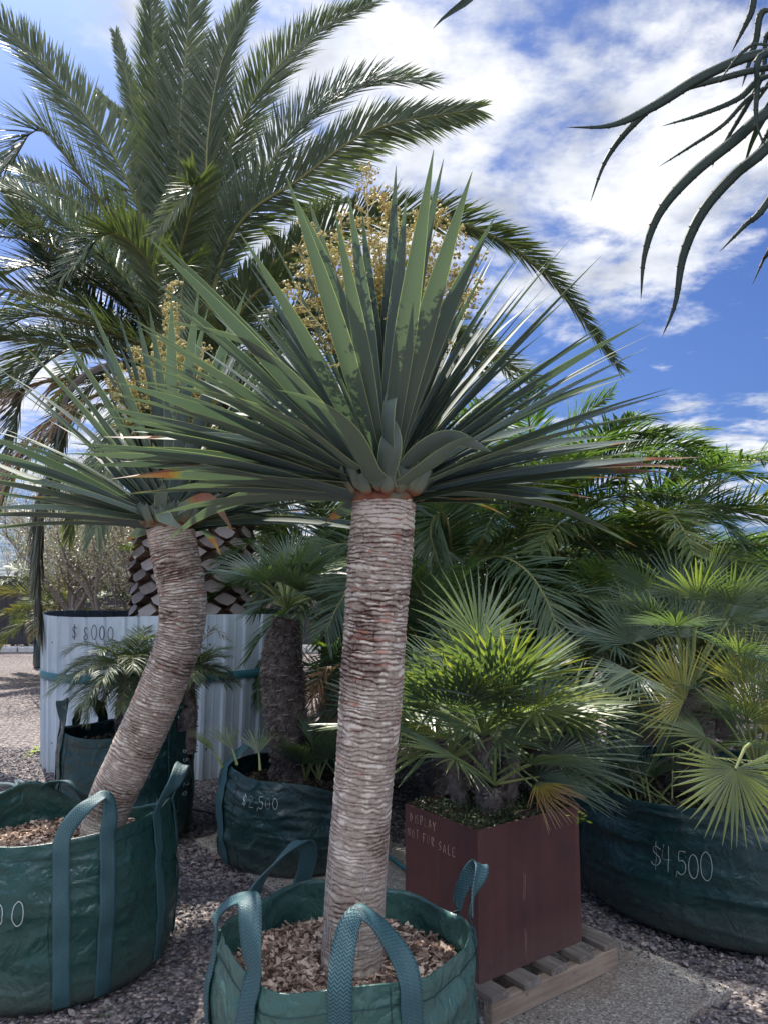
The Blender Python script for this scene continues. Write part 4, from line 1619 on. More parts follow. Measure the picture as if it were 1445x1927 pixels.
def collar(parent, c, T, r0, seed):
    mb = MB()
    th = np.linspace(0, 2 * PI, 96, endpoint=False)
    rows = []; va = []
    for k, (h, q) in enumerate(((-0.010, 1.0), (-0.004, 1.04), (0.004, 1.07), (0.014, 1.06), (0.026, .95), (0.04, .6))):
        j = vn(th / (2 * PI) * 11, h * 40, seed, 11)
        rr_ = r0 * q * (1 + .07 * (j - .5))
        rows.append(np.stack([c.x + np.cos(th) * rr_, c.y + np.sin(th) * rr_, c.z + h + .010 * (j - .5)], -1))
        va.append(.25 + .6 * j + h * 8)
    mb.grid(np.array(rows), a=np.clip(np.array(va), 0, 1), wrap=True)
    r = random.Random(seed)
    for k in range(34):
        an = k * 2.39996; lay = k / 34
        d = V3((math.cos(an), math.sin(an), 0)); sdv = V3((-math.sin(an), math.cos(an), 0))
        z0 = c.z - .004 + .030 * lay + r.uniform(-.004, .004)
        rr0 = r0 * (1.05 - .12 * lay)
        hw = r.uniform(.020, .030); L_ = r.uniform(.05, .08)
        rows = []; vv = []
        for i in range(7):
            t = i / 6
            w = hw * (math.sin(min(1, t * 2.2 + .12) * PI / 2)) * (1 - .25 * t)
            o_ = c + d * (rr0 + L_ * t * .8 + .004) + V3((0, 0, z0 - c.z + L_ * t * t * .9 - .004 * math.sin(t * 3)))
            rows.append([tuple(o_ + sdv * (w * u) - d * (u * u * hw * .25) + V3((0, 0, u * u * .006 + .010 * t * u * u))) for u in (-1, -.5, 0, .5, 1)])
            vv.append([min(1, .28 + t * .9 + r.uniform(-.06, .06))] * 5)
        mb.grid(np.array(rows), a=np.array(vv))
    return mb.build('leaf_collar', M['collar'], parent)


# front tree
tp = [at(660, 1835, 2.12), at(672, 1640, 2.12), at(690, 1420, 2.12), at(705, 1200, 2.12), at(713, 1080, 2.12), at(722, 940, 2.12)]
tp[0].z = 0.44
fr = empty('dragon_tree', (tp[0].x, tp[0].y, 0.47), 'large dragon tree with a straight ringed trunk standing in the foreground bag', 'tree')
top, _ = dragon_trunk(fr, tp, [0.083, 0.082, 0.079, 0.083, 0.087, 0.0885, 0.089], 101)
collar(fr, top, None, 0.090, 3)


def PX(lst):
    return [at(*q) for q in lst]


cam_up = V3((0, -0.9, 0.35))
ex1 = [
    (PX([(708, 905, 2.0), (655, 810, 1.78), (590, 755, 1.68), (505, 730, 1.65)]), .068, V3((.3, .6, 1)), None, .5, .75),
    (PX([(722, 915, 2.0), (733, 850, 1.93), (736, 810, 1.93), (728, 772, 1.96)]), .062, V3((0, 1, .2)), .90, .2, .8),
    (PX([(735, 890, 2.0), (728, 800, 1.90), (742, 720, 1.92), (792, 645, 2.0)]), .052, V3((.9, 1, .1)), None, 0, .75),
    (PX([(742, 905, 2.02), (790, 850, 1.97), (850, 825, 1.95), (925, 850, 1.95)]), .060, V3((-.5, .6, 1)), None, .5, .75),
    (PX([(750, 915, 2.02), (800, 880, 1.93), (860, 835, 1.90), (900, 825, 1.92)]), .050, V3((-.5, .9, .8)), None, 0, .8),
    (PX([(790, 932, 2.1), (900, 932, 2.1), (1060, 962, 2.15), (1200, 1030, 2.2)]), .055, V3((0, .1, 1)), .93, 0, .55),
    (PX([(800, 935, 2.12), (880, 940, 2.2), (965, 935, 2.3)]), .018, V3((0, .1, 1)), .2, 0, .8),
    (PX([(650, 905, 2.05), (500, 893, 1.95), (400, 878, 1.92), (205, 902, 1.9)]), .052, V3((0, -.5, 1)), .72, 0, .95),
    (PX([(650, 898, 2.05), (500, 880, 1.98), (380, 872, 1.95), (230, 868, 1.94)]), .056, V3((0, -.6, 1)), .60, 0, .98),
    (PX([(655, 890, 2.05), (520, 850, 1.98), (400, 828, 1.95), (195, 822, 1.94)]), .058, V3((0, -.6, 1)), .75, 0, .9),
    (PX([(655, 890, 2.05), (520, 840, 2.02), (400, 820, 2.0), (250, 812, 2.0)]), .052, V3((0, -.6, 1)), None, 0, .75),
    (PX([(665, 880, 2.0), (560, 800, 1.85), (430, 750, 1.8), (230, 712, 1.8)]), .062, V3((0, -.4, 1)), .92, 0, .85),
    (PX([(690, 890, 2.0), (600, 760, 1.8), (470, 650, 1.75), (300, 600, 1.75)]), .066, V3((0.3, -.4, 1)), None, 0, .7),
    (PX([(850, 905, 2.1), (950, 860, 2.15), (1060, 850, 2.2), (1195, 830, 2.25)]), .062, V3((0, -.3, 1)), .85, 0, .7),
]
rosette(fr, top + V3((0, 0, .01)), None, 0.088, 0.80, 340, 7, width=.052, extra=ex1, emin=-3)
specs = []
for (x, y, dn) in [(690, 318, .9), (722, 372, .7), (745, 395, .7), (640, 410, .6), (585, 425, .5), (800, 390, .7), (830, 400, .6), (865, 430, .6), (560, 470, .7),
                   (610, 470, .8), (770, 440, .9), (700, 450, .9), (890, 480, .5), (900, 530, .5), (545, 545, .5), (860, 520, .7), (820, 470, .8), (655, 480, .9), (740, 500, .9), (880, 560, .5), (580, 510, .8)]:
    specs.append((at(x, y, 2.00 + random.Random(x).uniform(-.10, .20)), dn))
panicle(fr, at(722, 760, 2.12), specs, 3, bead=.0042, dens=.8)

# left tree, leaning and curved
D2 = 3.12
tp2 = [at(178, 1600, D2), at(205, 1520, D2), at(250, 1420, D2), at(300, 1310, D2), at(336, 1210, D2), at(345, 1130, D2), at(332, 1050, D2), at(322, 992, D2)]
tp2[0].z = .40
lt = empty('dragon_tree', (tp2[0].x, tp2[0].y, 0.5), 'dragon tree with a curved trunk leaning to the right out of the left edge bag', 'tree')
top2, _ = dragon_trunk(lt, tp2, [0.080, 0.086, 0.092, 0.094, 0.093, 0.092, 0.096, 0.098, 0.098], 202, amp=(.35, .8), pale_top=.08)
collar(lt, top2, None, 0.098, 5)
ex2 = [
    (PX([(330, 975, 3.0), (345, 955, 2.9), (395, 940, 2.85), (440, 1000, 2.85)]), .05, V3((0, -1, .3)), .3, 0, .7),
    (PX([(300, 970, 3.0), (305, 930, 2.95), (312, 910, 2.92)]), .055, V3((0, -1, .4)), None, 0, .95),
    (PX([(300, 960, 3.0), (318, 980, 2.9), (345, 992, 2.9)]), .055, V3((0, -1, .4)), None, 0, .95),
    (PX([(290, 975, 3.05), (180, 935, 2.95), (60, 900, 2.9), (-60, 850, 2.9)]), .07, V3((0, -.5, 1)), None, 0, .8),
    (PX([(290, 980, 3.05), (150, 960, 2.95), (60, 955, 2.9), (-80, 958, 2.9)]), .07, V3((0, -.5, 1)), None, 0, .9),
    (PX([(360, 975, 3.1), (450, 950, 3.0), (540, 965, 3.0), (640, 990, 3.0)]), .06, V3((0, -.3, 1)), None, 0, .7),
    (PX([(360, 980, 3.1), (450, 965, 3.1), (540, 985, 3.1), (620, 1020, 3.1)]), .055, V3((0, -.3, 1)), None, 0, .6),
]
rosette(lt, top2 + V3((0, 0, .01)), None, 0.098, 0.92, 200, 19, width=.060, extra=ex2, emin=-2)
specs = []
for (x, y, dn) in [(325, 535, .9), (335, 600, .8), (300, 655, .6), (370, 690, .7), (410, 715, .7), (260, 660, .6), (230, 690, .5), (385, 660, .4), (345, 650, .8),
                   (205, 720, .5), (280, 700, .7), (425, 745, .6), (240, 740, .6)]:
    specs.append((at(x, y, 3.20 + random.Random(x).uniform(-.10, .18)), dn))
panicle(lt, at(320, 880, 3.1), specs, 8, bead=.006, dens=1.0)

# ------------------------------------------------------------------ white tank and its palm
TC = V3((-2.01, 7.31, 0)); TR = 1.165; TH_ = 1.335
tr_ = empty('round_tank', tuple(TC), 'round tank of white ribbed steel sheet with a blue tie strap, marked $ 8000', 'tank')


def tank_r(th, z):
    p = (th * TR / 0.172) % 1.0
    d = np.minimum(p, 1 - p)
    rib = np.clip((0.14 - d) / 0.05, 0, 1) * 0.026
    p2 = (p + .5) % 1.0
    mid = np.clip((0.06 - np.minimum(p2, 1 - p2)) / .03, 0, 1) * 0.003
    return TR + 0.055 * z / TH_ + rib + mid + 0.02 * np.sin(th * 2 + 1)


mb = MB()
th = np.linspace(0, 2 * PI, 1200, endpoint=False)
zz = np.linspace(0, TH_, 9)
ZZ, TT = np.meshgrid(zz, th, indexing='ij')
rr_ = tank_r(TT, ZZ)
ztop = 0.008 * np.sin(TT * 3)
mb.grid(np.stack([TC.x + np.sin(TT) * rr_, TC.y - np.cos(TT) * rr_, ZZ + ztop * ZZ], -1), wrap=True)
mb.build('tank_wall', M['tank'], tr_, smooth=False)
mb = MB()
mb.grid(np.stack([TC.x + np.sin(TT) * (rr_ - .004), TC.y - np.cos(TT) * (rr_ - .004), ZZ + ztop * ZZ - .001], -1), wrap=True, flip=True)
mb.build('tank_lining', M['liner'], tr_, smooth=False)
mb = MB()
zs = np.array([0.80, .805, .865, .87])
Z2, T2 = np.meshgrid(zs, np.linspace(0, 2 * PI, 240, endpoint=False), indexing='ij')
rs = TR + 0.055 * Z2 / TH_ + 0.02 * np.sin(T2 * 2 + 1) + np.array([.026, .0305, .0305, .026])[:, None]
tl_ = 0.02 * np.sin(T2)
mb.grid(np.stack([TC.x + np.sin(T2) * rs, TC.y - np.cos(T2) * rs, Z2 + tl_ - .01], -1), wrap=True)
mb.build('tie_strap', M['strap'], tr_)
mb = MB()


def fnt(x, y):
    t_ = -0.48 + x / TR
    z = 1.145 + y
    r_ = float(np.max(tank_r(t_ + np.linspace(-.065, .065, 27), z))) + .004
    return TC + V3((math.sin(t_) * r_, -math.cos(t_) * r_, z))


write(mb, '$ 8000', fnt, 0.11, .072, .0036, 12)
mb.build('price_marking', M['ink'], tr_)
for k in range(6):
    t_ = -1.2 + k * .42
    for z in (.25, 1.1):
        mb = MB()
        q = 0
        r_ = float(tank_r(np.array(t_), z))
        p = TC + V3((math.sin(t_) * r_, -math.cos(t_) * r_, z)); o_ = V3((math.sin(t_), -math.cos(t_), 0))
        mb.tube([p - o_ * .002, p + o_ * .004, p + o_ * .006], [.009, .009, .004], 8)
        mb.build('rivet', M['rivet'], tr_)
chips('potting_soil', 'dark soil filling the white ribbed tank', TC.x, TC.y, 1.12, 1.17, 1500, cat='soil', mat=M['soil'], szm=1.8)

# canary palm
PC = V3((at(364, 1100, 7.42).x, 7.42, 1.15))
pm = empty('feather_palm', tuple(PC), 'giant feather palm with a diamond patterned trunk growing in the white tank', 'palm tree')
mb = MB()
r = random.Random(2)
ztop_ = 3.7; nrow = 24; ncol = 12
TRR = 0.54
core = np.linspace(1.12, ztop_, 20)
thc = np.linspace(0, 2 * PI, 40, endpoint=False)
CZ, CT = np.meshgrid(core, thc, indexing='ij')
mb.grid(np.stack([PC.x + np.sin(CT) * TRR, PC.y - np.cos(CT) * TRR, CZ], -1), a=.2, m=1, wrap=True)
dz = (ztop_ - 1.15) / nrow
for i in range(nrow + 1):
    for j in range(ncol):
        a = (j + (i % 2) * .5) / ncol * 2 * PI + r.uniform(-.035, .035)
        z = 1.15 + i * dz * 1.0 + r.uniform(-.012, .012)
        o_ = V3((math.sin(a), -math.cos(a), 0)); sdv = V3((math.cos(a), math.sin(a), 0)); up = V3((0, 0, 1))
        hw = PI / ncol * TRR * 1.02 * r.uniform(.86, 1.0); hh = dz * .92 * r.uniform(.85, 1.0)
        c_ = V3((PC.x, PC.y, z)) + o_ * TRR
        pr_ = r.uniform(.03, .055)
        ring0 = []; ring1 = []; ring2 = []
        tl = r.uniform(.1, .35)
        for (sx, sy) in ((-1, .1), (-.55, .55), (0, .95), (.55, .55), (1, .1), (.6, -.5), (0, -.85), (-.6, -.5)):
            ring0.append(c_ + sdv * (sx * hw * 1.05) + up * (sy * hh * 1.1) - o_ * .03)
            ring1.append(c_ + sdv * (sx * hw * .96) + up * (sy * hh * .92) + o_ * (pr_ * .65 - sy * .02))
            ring2.append(c_ + sdv * (sx * hw * .88) + up * (sy * hh * .80) + o_ * (pr_ + sy * -.035 * (1 + tl)))
        vs = ring0 + ring1 + ring2
        fs = [(k, (k + 1) % 8, 8 + (k + 1) % 8, 8 + k) for k in range(8)] + [(8 + k, 8 + (k + 1) % 8, 16 + (k + 1) % 8, 16 + k) for k in range(8)]
        mb.add(vs, fs, r.uniform(.2, .9), 1)
        mid = sum(ring2, V3((0, 0, 0))) / 8 + o_ * r.uniform(-.008, .006)
        mb.add(ring2 + [mid], [(k, (k + 1) % 8, 8) for k in range(8)], r.uniform(.25, .9), 0)
mb.build('trunk', [M['bootface'], M['bootside']], pm, smooth=False)
small_weed('air_plant', at(243, 1038, 6.95), 26, 0.10, 'tuft of yellow green growth on the left side of the giant palm trunk', 9)

HB = V3((PC.x + .0, PC.y, 3.55))


def hub(px, py):
    """point on the crown hub"""
    q = at(px, py, 7.42)
    v = q - V3((PC.x, PC.y, 3.9))
    v.y = 0
    return V3((PC.x, PC.y, 3.9)) + v * min(1, .38 / max(.01, v.length))


CAN = [
    # (pixel spine, depths, leaflet length, roll0, roll1, opts)
    ([(420, 480), (470, 400), (560, 340), (700, 245), (895, 205)], (7.2, 6.9, 6.6), .56, .9, 1.3),
    ([(410, 460), (470, 370), (560, 240), (680, 160), (805, 152)], (7.3, 7.3, 7.3), .64, -1.1, -1.1),
    ([(400, 400), (430, 290), (490, 170), (580, 70), (700, 4)], (7.6, 7.8, 8.0), .60, -1.1, -1.2),
    ([(390, 420), (392, 260), (420, 110), (478, -5)], (7.5, 7.6, 7.8), .60, -.5, -.7),
    ([(335, 440), (338, 260), (350, 110), (362, -60)], (7.6, 7.9, 8.3), .72, 0, 0),
    ([(315, 430), (300, 260), (290, 110), (282, -40)], (7.9, 8.4, 8.8), .66, 0, 0),
    ([(300, 420), (262, 240), (218, 62)], (8.4, 9.2, 9.8), .4, .5, .5),
    ([(300, 480), (265, 270), (185, 174)], (8.3, 9.3, 9.9), .28, .8, .8),
    ([(300, 500), (230, 320), (130, 180), (20, 60), (-120, -20)], (7.6, 7.9, 8.1), .62, .9, .9),
    ([(300, 560), (235, 450), (150, 330), (75, 245), (5, 320)], (6.9, 6.5, 6.2), .62, .2, .5),
    ([(290, 580), (180, 470), (70, 380), (-80, 330)], (7.4, 7.6, 7.6), .60, .6, .6),
    ([(290, 620), (190, 540), (60, 500), (-100, 560)], (7.6, 7.9, 8.1), .62, .3, .3),
    ([(290, 660), (170, 610), (40, 600), (-60, 700)], (6.9, 6.5, 6.3), .5, .2, .2),
    ([(320, 560), (355, 420), (372, 345), (290, 440)], (6.9, 6.2, 6.0), .36, .0, .0),
    ([(280, 640), (150, 560), (60, 430), (10, 340)], (7.6, 8.0, 8.3), .62, .4, .4),
    ([(280, 700), (150, 660), (30, 640), (-80, 660)], (7.3, 7.3, 7.2), .60, .3, .3),
    ([(280, 680), (180, 620), (90, 640), (-20, 760)], (7.8, 8.2, 8.4), .60, .1, .1),
    ([(300, 600), (240, 480), (170, 400), (60, 330), (-60, 290)], (8.0, 8.5, 8.9), .60, .7, .7),
    ([(430, 600), (500, 520), (560, 470), (640, 470)], (7.8, 8.2, 8.5), .5, .3, .3),
    ([(430, 560), (540, 480), (680, 415), (850, 415), (1010, 500), (1160, 690)], (7.0, 6.5, 6.2), .40, .5, .3),
    ([(440, 600), (540, 500), (600, 395), (660, 378)], (7.8, 8.3, 8.6), .34, -.8, -.8),
    ([(450, 640), (580, 600), (740, 600), (900, 660)], (7.8, 8.2, 8.5), .42, .3, .3),
    ([(280, 690), (160, 650), (55, 720), (10, 900)], (7.0, 6.6, 6.5), .40, .2, .2),
    ([(300, 700), (210, 700), (130, 790), (100, 950)], (7.1, 6.7, 6.6), .36, .2, .2),
    ([(400, 700), (430, 640), (500, 660), (530, 800)], (6.8, 6.0, 5.8), .42, .1, .1),
    ([(350, 700), (345, 560), (350, 500), (330, 640)], (6.8, 6.0, 5.6), .42, .0, .0),
    ([(330, 640), (285, 500), (205, 440), (120, 520)], (6.8, 6.1, 5.7), .46, .1, .1),
    ([(420, 640), (500, 540), (640, 560), (720, 760)], (6.9, 6.4, 6.2), .42, .2, .2),
    ([(370, 560), (410, 470), (480, 420), (540, 480)], (8.2, 9.0, 9.4), .42, .2, .2),
]
for k, (px, dd, ll, r0_, r1_) in enumerate(CAN):
    n = len(px)
    dep = np.interp(np.linspace(0, 1, n), [0, .5, 1], dd)
    pts = [hub(*px[0])] + [at(a, b_, float(q)) for (a, b_), q in zip(px, dep)]
    mb = MB()
    Lt = sum((pts[i + 1] - pts[i]).length for i in range(len(pts) - 1))
    frond(mb, pts, leaf_len=ll, n=int(82 * Lt) + 20, w=.0175, seed=k, roll=r0_, roll_end=r1_, lift=.22, hang=.10, start=.10,
          a0=.38, av=.3, rad=.026, fwd=(52, 24), tip_yellow=.1)
    mb.build('frond', [M['frond'], M['rachis']], pm, smooth=False)
r = random.Random(12)
for k in range(24):
    az = r.uniform(-PI * .5, PI * .5)
    el = R(r.uniform(25, 75))
    pts = arc(V3((PC.x, PC.y, 3.8)) + V3((math.sin(az), math.cos(az), 0)) * .3, az, el, r.uniform(3.0, 4.0), R(r.uniform(60, 110)), 8, 1.5)
    mb = MB()
    frond(mb, pts, leaf_len=.50, n=180, w=.020, seed=50 + k, roll=r.uniform(-.5, .5), lift=.25, a0=.32, rad=.028, fwd=(62, 30))
    mb.build('frond', [M['frond'], M['rachis']], pm, smooth=False)
# lower skirt: drooping and withered
for k in range(12):
    az = -PI + k * 2 * PI / 12 + r.uniform(-.2, .2)
    pts = arc(V3((PC.x, PC.y, 3.5)) + V3((math.sin(az), math.cos(az), 0)) * .4, az, R(r.uniform(-5, 20)), r.uniform(2.3, 3.0), R(r.uniform(70, 110)), 8, .9)
    mb = MB()
    dead = k in (1, 2, 9)
    frond(mb, pts, leaf_len=.40, n=120, w=.019, seed=80 + k, roll=r.uniform(-.4, .4), lift=.1, hang=.4, a0=.5, rad=.026, fwd=(50, 22))
    mb.build('dead_frond' if dead else 'frond', [M['dryfrond'] if dead else M['frond'], M['rachis']], pm, smooth=False)
# the folded grey frond hanging at the left
mb = MB()
pts = [hub(290, 700)] + [at(a, b_, 6.6) for a, b_ in ((200, 690), (130, 740), (108, 850), (82, 930), (72, 1060), (78, 1180))]
frond(mb, pts, leaf_len=.30, n=120, w=.03, seed=7, roll=.1, lift=.0, hang=.9, a0=.5, fwd=(16, 8), rad=.05, start=.35)
mb.build('hanging_frond', [M['greydry'], M['bark']], pm, smooth=False)

# ------------------------------------------------------------------ pygmy palm in the back-left bag
pp = at(240, 1370, 4.85)
pg = empty('pygmy_palm', (pp.x, pp.y, .56), 'small feathery palm with two stems in the bag in front of the white tank', 'palm')
mb_tr = [([V3((pp.x, pp.y, .52)), at(240, 1330, 4.85), at(243, 1270, 4.85)], [.075, .07, .055], at(243, 1262, 4.85)),
         ([V3((pp.x + .38, pp.y, .52)), at(355, 1330, 4.85), at(350, 1285, 4.85)], [.06, .055, .05], at(350, 1278, 4.85))]
for q, (pt_, rd_, cr) in enumerate(mb_tr):
    fibre_trunk(pg, pt_, rd_, 60 + q, hairs=300, hair=.02, stubs=24)
    r = random.Random(30 + q)
    for k in range(34 if q == 0 else 22):
        az = k * 2.4; el = R(58 - 74 * (k / 34) + r.uniform(-8, 8))
        pts = arc(cr, az, el, r.uniform(.40, .54) * (1 if q == 0 else .72), R(r.uniform(50, 90)), 6, 1.4)
        mb = MB()
        frond(mb, pts, leaf_len=.17, n=66, w=.0052, seed=q * 100 + k, lift=.2, hang=.25, start=.12, a0=.45, av=.4, rad=.005, fwd=(60, 30), tip_yellow=.15)
        mb.build('frond', [M['frond'], M['rachis']], pg, smooth=False)
mb = MB()
frond(mb, [mb_tr[1][2], at(370, 1230, 4.8), at(400, 1185, 4.75), at(430, 1205, 4.7)], leaf_len=.12, n=26, w=.006, seed=4, hang=.4, rad=.005)
mb.build('dead_frond', [M['dryfrond'], M['rachis']], pg, smooth=False)

# ------------------------------------------------------------------ hairy trunk palm in the $2,500 bag
wp = at(545, 1440, 4.6)
wr = empty('windmill_palm', (wp.x, wp.y, .40), 'fan palm with a thick hairy brown trunk in the bag marked $2,500', 'palm')
fibre_trunk(wr, [V3((wp.x, wp.y, .36)), at(545, 1400, 4.6), at(535, 1310, 4.6), at(532, 1230, 4.6), at(540, 1165, 4.6)], [.105, .095, .10, .112, .112, .095, .06], 71, hairs=5200, hair=.035, stubs=90)
cr = at(540, 1150, 4.6)
r = random.Random(8)
for k in range(20):
    az = k * 2.4
    el = R(80 - 62 * (k / 20) + r.uniform(-6, 6))
    fan_leaf(wr, cr + V3((0, 0, .02)), az, el, r.uniform(.16, .30), r.uniform(.26, .33), 300 + k, a0=r.uniform(.15, .45), droop=R(r.uniform(10, 40)), nseg=32, pr=.008)
for (x, y, dx, dep) in ((447, 1440, -.45, 4.25), (490, 1450, .0, 4.2), (420, 1445, -.9, 4.3)):
    p = at(x, y, dep); p.z = max(p.z, .42)
    fan_leaf(wr, p, dx - PI * .1, R(60), .10, .20, int(x), a0=.55, nseg=16, spread=90, pr=.006)
for (x, y, k) in ((600, 1450, 0), (640, 1440, 1), (575, 1445, 2)):
    p = at(x, y, 4.55); p.z = .42
    for q in range(5):
        fan_leaf(wr, p, q * 1.3 + k, R(r.uniform(50, 85)), r.uniform(.10, .22), r.uniform(.22, .30), 900 + k * 10 + q, a0=.35, nseg=18, spread=120, pr=.006)

# ------------------------------------------------------------------ fan palm in the rusty planter
fp = bf + bu * (BWd * .47) + bv * (BDp * .56); fp.z = .63
fpr = empty('fan_palm', (fp.x, fp.y, .63), 'bushy many stemmed fan palm growing in the rusty steel planter', 'palm')
r = random.Random(21)
stems = [(0, 0, .34, 0), (.09, .05, .26, .5), (-.08, .06, .22, -.6), (.02, -.05, .16, 2.6)]
for q, (dx, dy, h, la) in enumerate(stems):
    b0 = V3((fp.x + dx, fp.y + dy, .60)); t0 = b0 + V3((dx * .6, dy * .6, h))
    fibre_trunk(fpr, [b0, (b0 + t0) / 2, t0], [.036, .038, .028], 80 + q, hairs=200, hair=.02, stubs=16, name='stem')
    nl = [17, 12, 12, 8][q]
    for k in range(nl):
        az = k * 2.4 + q
        el = R(84 - 84 * (k / nl) ** .9 + r.uniform(-9, 9))
        if math.cos(az) < .35:
            el = max(el, R(56))
        if abs(math.sin(az)) > .6:
            el = el * .62
        fan_leaf(fpr, t0, az, el, r.uniform(.20, .30) + (.14 if el > R(62) else 0), r.uniform(.31, .43), 500 + q * 40 + k, a0=r.uniform(.15, .72), droop=R(r.uniform(5, 30)), nseg=19, spread=160,
                 pr=.005, blade_dr=r.uniform(.0, .6), wm=.72)
for (x0, y0, x1, y1, dd, dr_) in ((1000, 1480, 1090, 1530, 2.75, .8), (1010, 1470, 1060, 1500, 2.7, .6)):
    mb = MB()
    a_ = at(x0, y0, 2.9); b_ = at(x1, y1, dd)
    mb.tube([V3((fp.x, fp.y, .75)), a_.lerp(V3((fp.x, fp.y, .8)), .4) + V3((0, 0, .05)), a_], .004, 5, m=1)
    fan(mb, a_, b_ - a_, V3((0, -.5, 1)), .21, 16, 80, int(x0), .3, dry=1.2 * dr_, cup=0, droop=.3)
    mb.build('dead_fan_leaf', [M['fan'], M['petiole']], fpr, smooth=False)

# ------------------------------------------------------------------ fan palms in the right bag
rp = at(1300, 1440, 4.1); rp.z = .46
rr5 = empty('fan_palm', (rp.x, rp.y, .46), 'tall fan palm with a stubby brown trunk in the bag marked $4,500', 'palm')
ct = at(1300, 1290, 4.1)
fibre_trunk(rr5, [rp, rp.lerp(ct, .5), ct], [.13, .125, .12, .08], 91, hairs=900, hair=.02, stubs=70)
r = random.Random(33)
for k in range(22):
    az = k * 2.4; el = R(84 - 75 * (k / 22) ** 1.1 + r.uniform(-6, 6))
    fan_leaf(rr5, ct, az, el, r.uniform(.38, .58), r.uniform(.28, .36), 700 + k, a0=r.uniform(.2, .6), droop=R(r.uniform(5, 30)), nseg=26, spread=180, pr=.006, wm=.8)
for (x, y, A, a0_, sz_, dep) in (((1287), 1318, (-.8, -.1, .45), .95, .34, 3.75), ((1190), 1210, (-.2, 0, 1), .35, .34, 4.0), ((1275), 1200, (.05, 0, 1), .4, .36, 4.1),
                                 ((1345), 1190, (.4, 0, 1), .5, .34, 4.1)):
    mb = MB(); c_ = at(x, y, dep)
    mb.tube(catmull([ct, ct.lerp(c_, .6) + V3((0, 0, .02)), c_], 8), [.008] * 7 + [.005], 5, a=.7, m=1)
    fan(mb, c_, A, V3((-.1, -1, .3)), sz_, 28, 175, int(x), a0_, droop=.05, cup=.1, wmul=.8)
    mb.build('fan_leaf', [M['fan'], M['petiole']], rr5, smooth=False)

rp2 = at(1425, 1470, 3.7); rp2.z = .47
r6 = empty('fan_palm', (rp2.x, rp2.y, .47), 'low fan palm with one big round leaf hanging over the right bag rim', 'palm')
ct2 = rp2 + V3((0, 0, .18))
fibre_trunk(r6, [rp2 - V3((0, 0, .05)), rp2 + V3((0, 0, .1)), ct2], [.09, .09, .07], 95, hairs=300, hair=.02, stubs=24)
for k in range(14):
    az = k * 2.4 + .5; el = R(84 - 70 * (k / 14) + r.uniform(-6, 6))
    fan_leaf(r6, ct2, az, el, r.uniform(.30, .50), r.uniform(.28, .36), 800 + k, a0=r.uniform(.45, .8), droop=R(r.uniform(5, 30)), nseg=26, spread=180, pr=.006, wm=.8)
mb = MB(); c_ = at(1383, 1447, 3.15)
mb.tube([ct2, at(1410, 1400, 3.3), at(1400, 1408, 3.2), c_], [.008, .008, .007, .006], 6, a=.95, m=1)
fan(mb, c_, (-.05, -.25, -1), (0, -1, .3), .32, 34, 235, 5, .62, droop=.0, cup=.05, split=.5, wmul=.85)
mb.build('fan_leaf', [M['fan'], M['petiole']], r6, smooth=False)
for (x, y, A, a0_, sz_) in ((1420, 1285, (-.1, 0, 1), .85, .30), (1395, 1230, (-.15, 0, 1), .8, .30), (1440, 1320, (.3, 0, 1), .9, .3)):
    mb = MB(); c_ = at(x, y + 60, 3.6)
    mb.tube(catmull([ct2, ct2.lerp(c_, .6), c_], 8), .006, 5, a=.7, m=1)
    fan(mb, c_, A, V3((-.1, -1, .3)), sz_, 24, 120, x, a0_, droop=.02, cup=.1, wmul=.8)
    mb.build('fan_leaf', [M['fan'], M['petiole']], r6, smooth=False)

# undergrowth leaves inside the right bag
rp3 = V3((1.35, 3.85, .47))
r7 = empty('fan_palm', tuple(rp3), 'short dark fan palm seedling at the left side of the $4,500 bag', 'palm')
for k in range(16):
    fan_leaf(r7, rp3 + V3((r.uniform(-.12, .12), r.uniform(-.1, .1), 0)), r.uniform(0, 6.28), R(r.uniform(30, 85)), r.uniform(.12, .28), r.uniform(.2, .28), 850 + k,
             a0=r.uniform(.1, .4), nseg=20, spread=130, pr=.004, wm=.8)

# ------------------------------------------------------------------ background palms
def bgpalm(px, py, dep, L, nf, seed, label, leaf=.36, a0=.4, mat='frond_dark', trunk_r=.22, extra=(), emax=80, emin=-15, trunkless=False):
    c_ = at(px, py, dep)
    root = empty('feather_palm', (c_.x, c_.y, 0), label, 'palm', 'feather palms growing behind the planters')
    r = random.Random(seed)
    fibre_trunk(root, [V3((c_.x, c_.y, -.01)), V3((c_.x, c_.y, c_.z * .5)), c_], [trunk_r, trunk_r * .9, trunk_r * .8], seed, hairs=300, hair=.06, stubs=60)
    for k in range(nf):
        az = k * 2.39996 + seed
        el = R(emax - (emax - emin) * (k / nf) + r.uniform(-6, 6))
        pts = arc(c_ + V3((math.sin(az), math.cos(az), 0)) * .1, az, el, L * r.uniform(.8, 1.08), R(r.uniform(50, 100)), 8, 1.5)
        mb = MB()
        frond(mb, pts, leaf_len=leaf, n=int(60 * L), w=.010 + dep * .0008, seed=seed * 50 + k, roll=r.uniform(-.4, .4), lift=.2, hang=.18, a0=a0 + r.uniform(-.2, .25), av=.35, rad=.016, fwd=(62, 32), tip_yellow=.1)
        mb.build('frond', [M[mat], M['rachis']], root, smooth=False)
    for px_, dd in extra:
        dep2 = np.interp(np.linspace(0, 1, len(px_)), [0, 1], dd)
        pts = [c_] + [at(a, b_, float(q)) for (a, b_), q in zip(px_, dep2)]
        mb = MB()
        frond(mb, pts, leaf_len=leaf * 1.05, n=int(66 * L), w=.010 + dep * .0008, seed=seed * 50 + int(px_[0][0]), roll=.25, lift=.2, hang=.18, a0=.4, av=.35, rad=.016, fwd=(62, 32))
        mb.build('frond', [M[mat], M['rachis']], root, smooth=False)
    return root


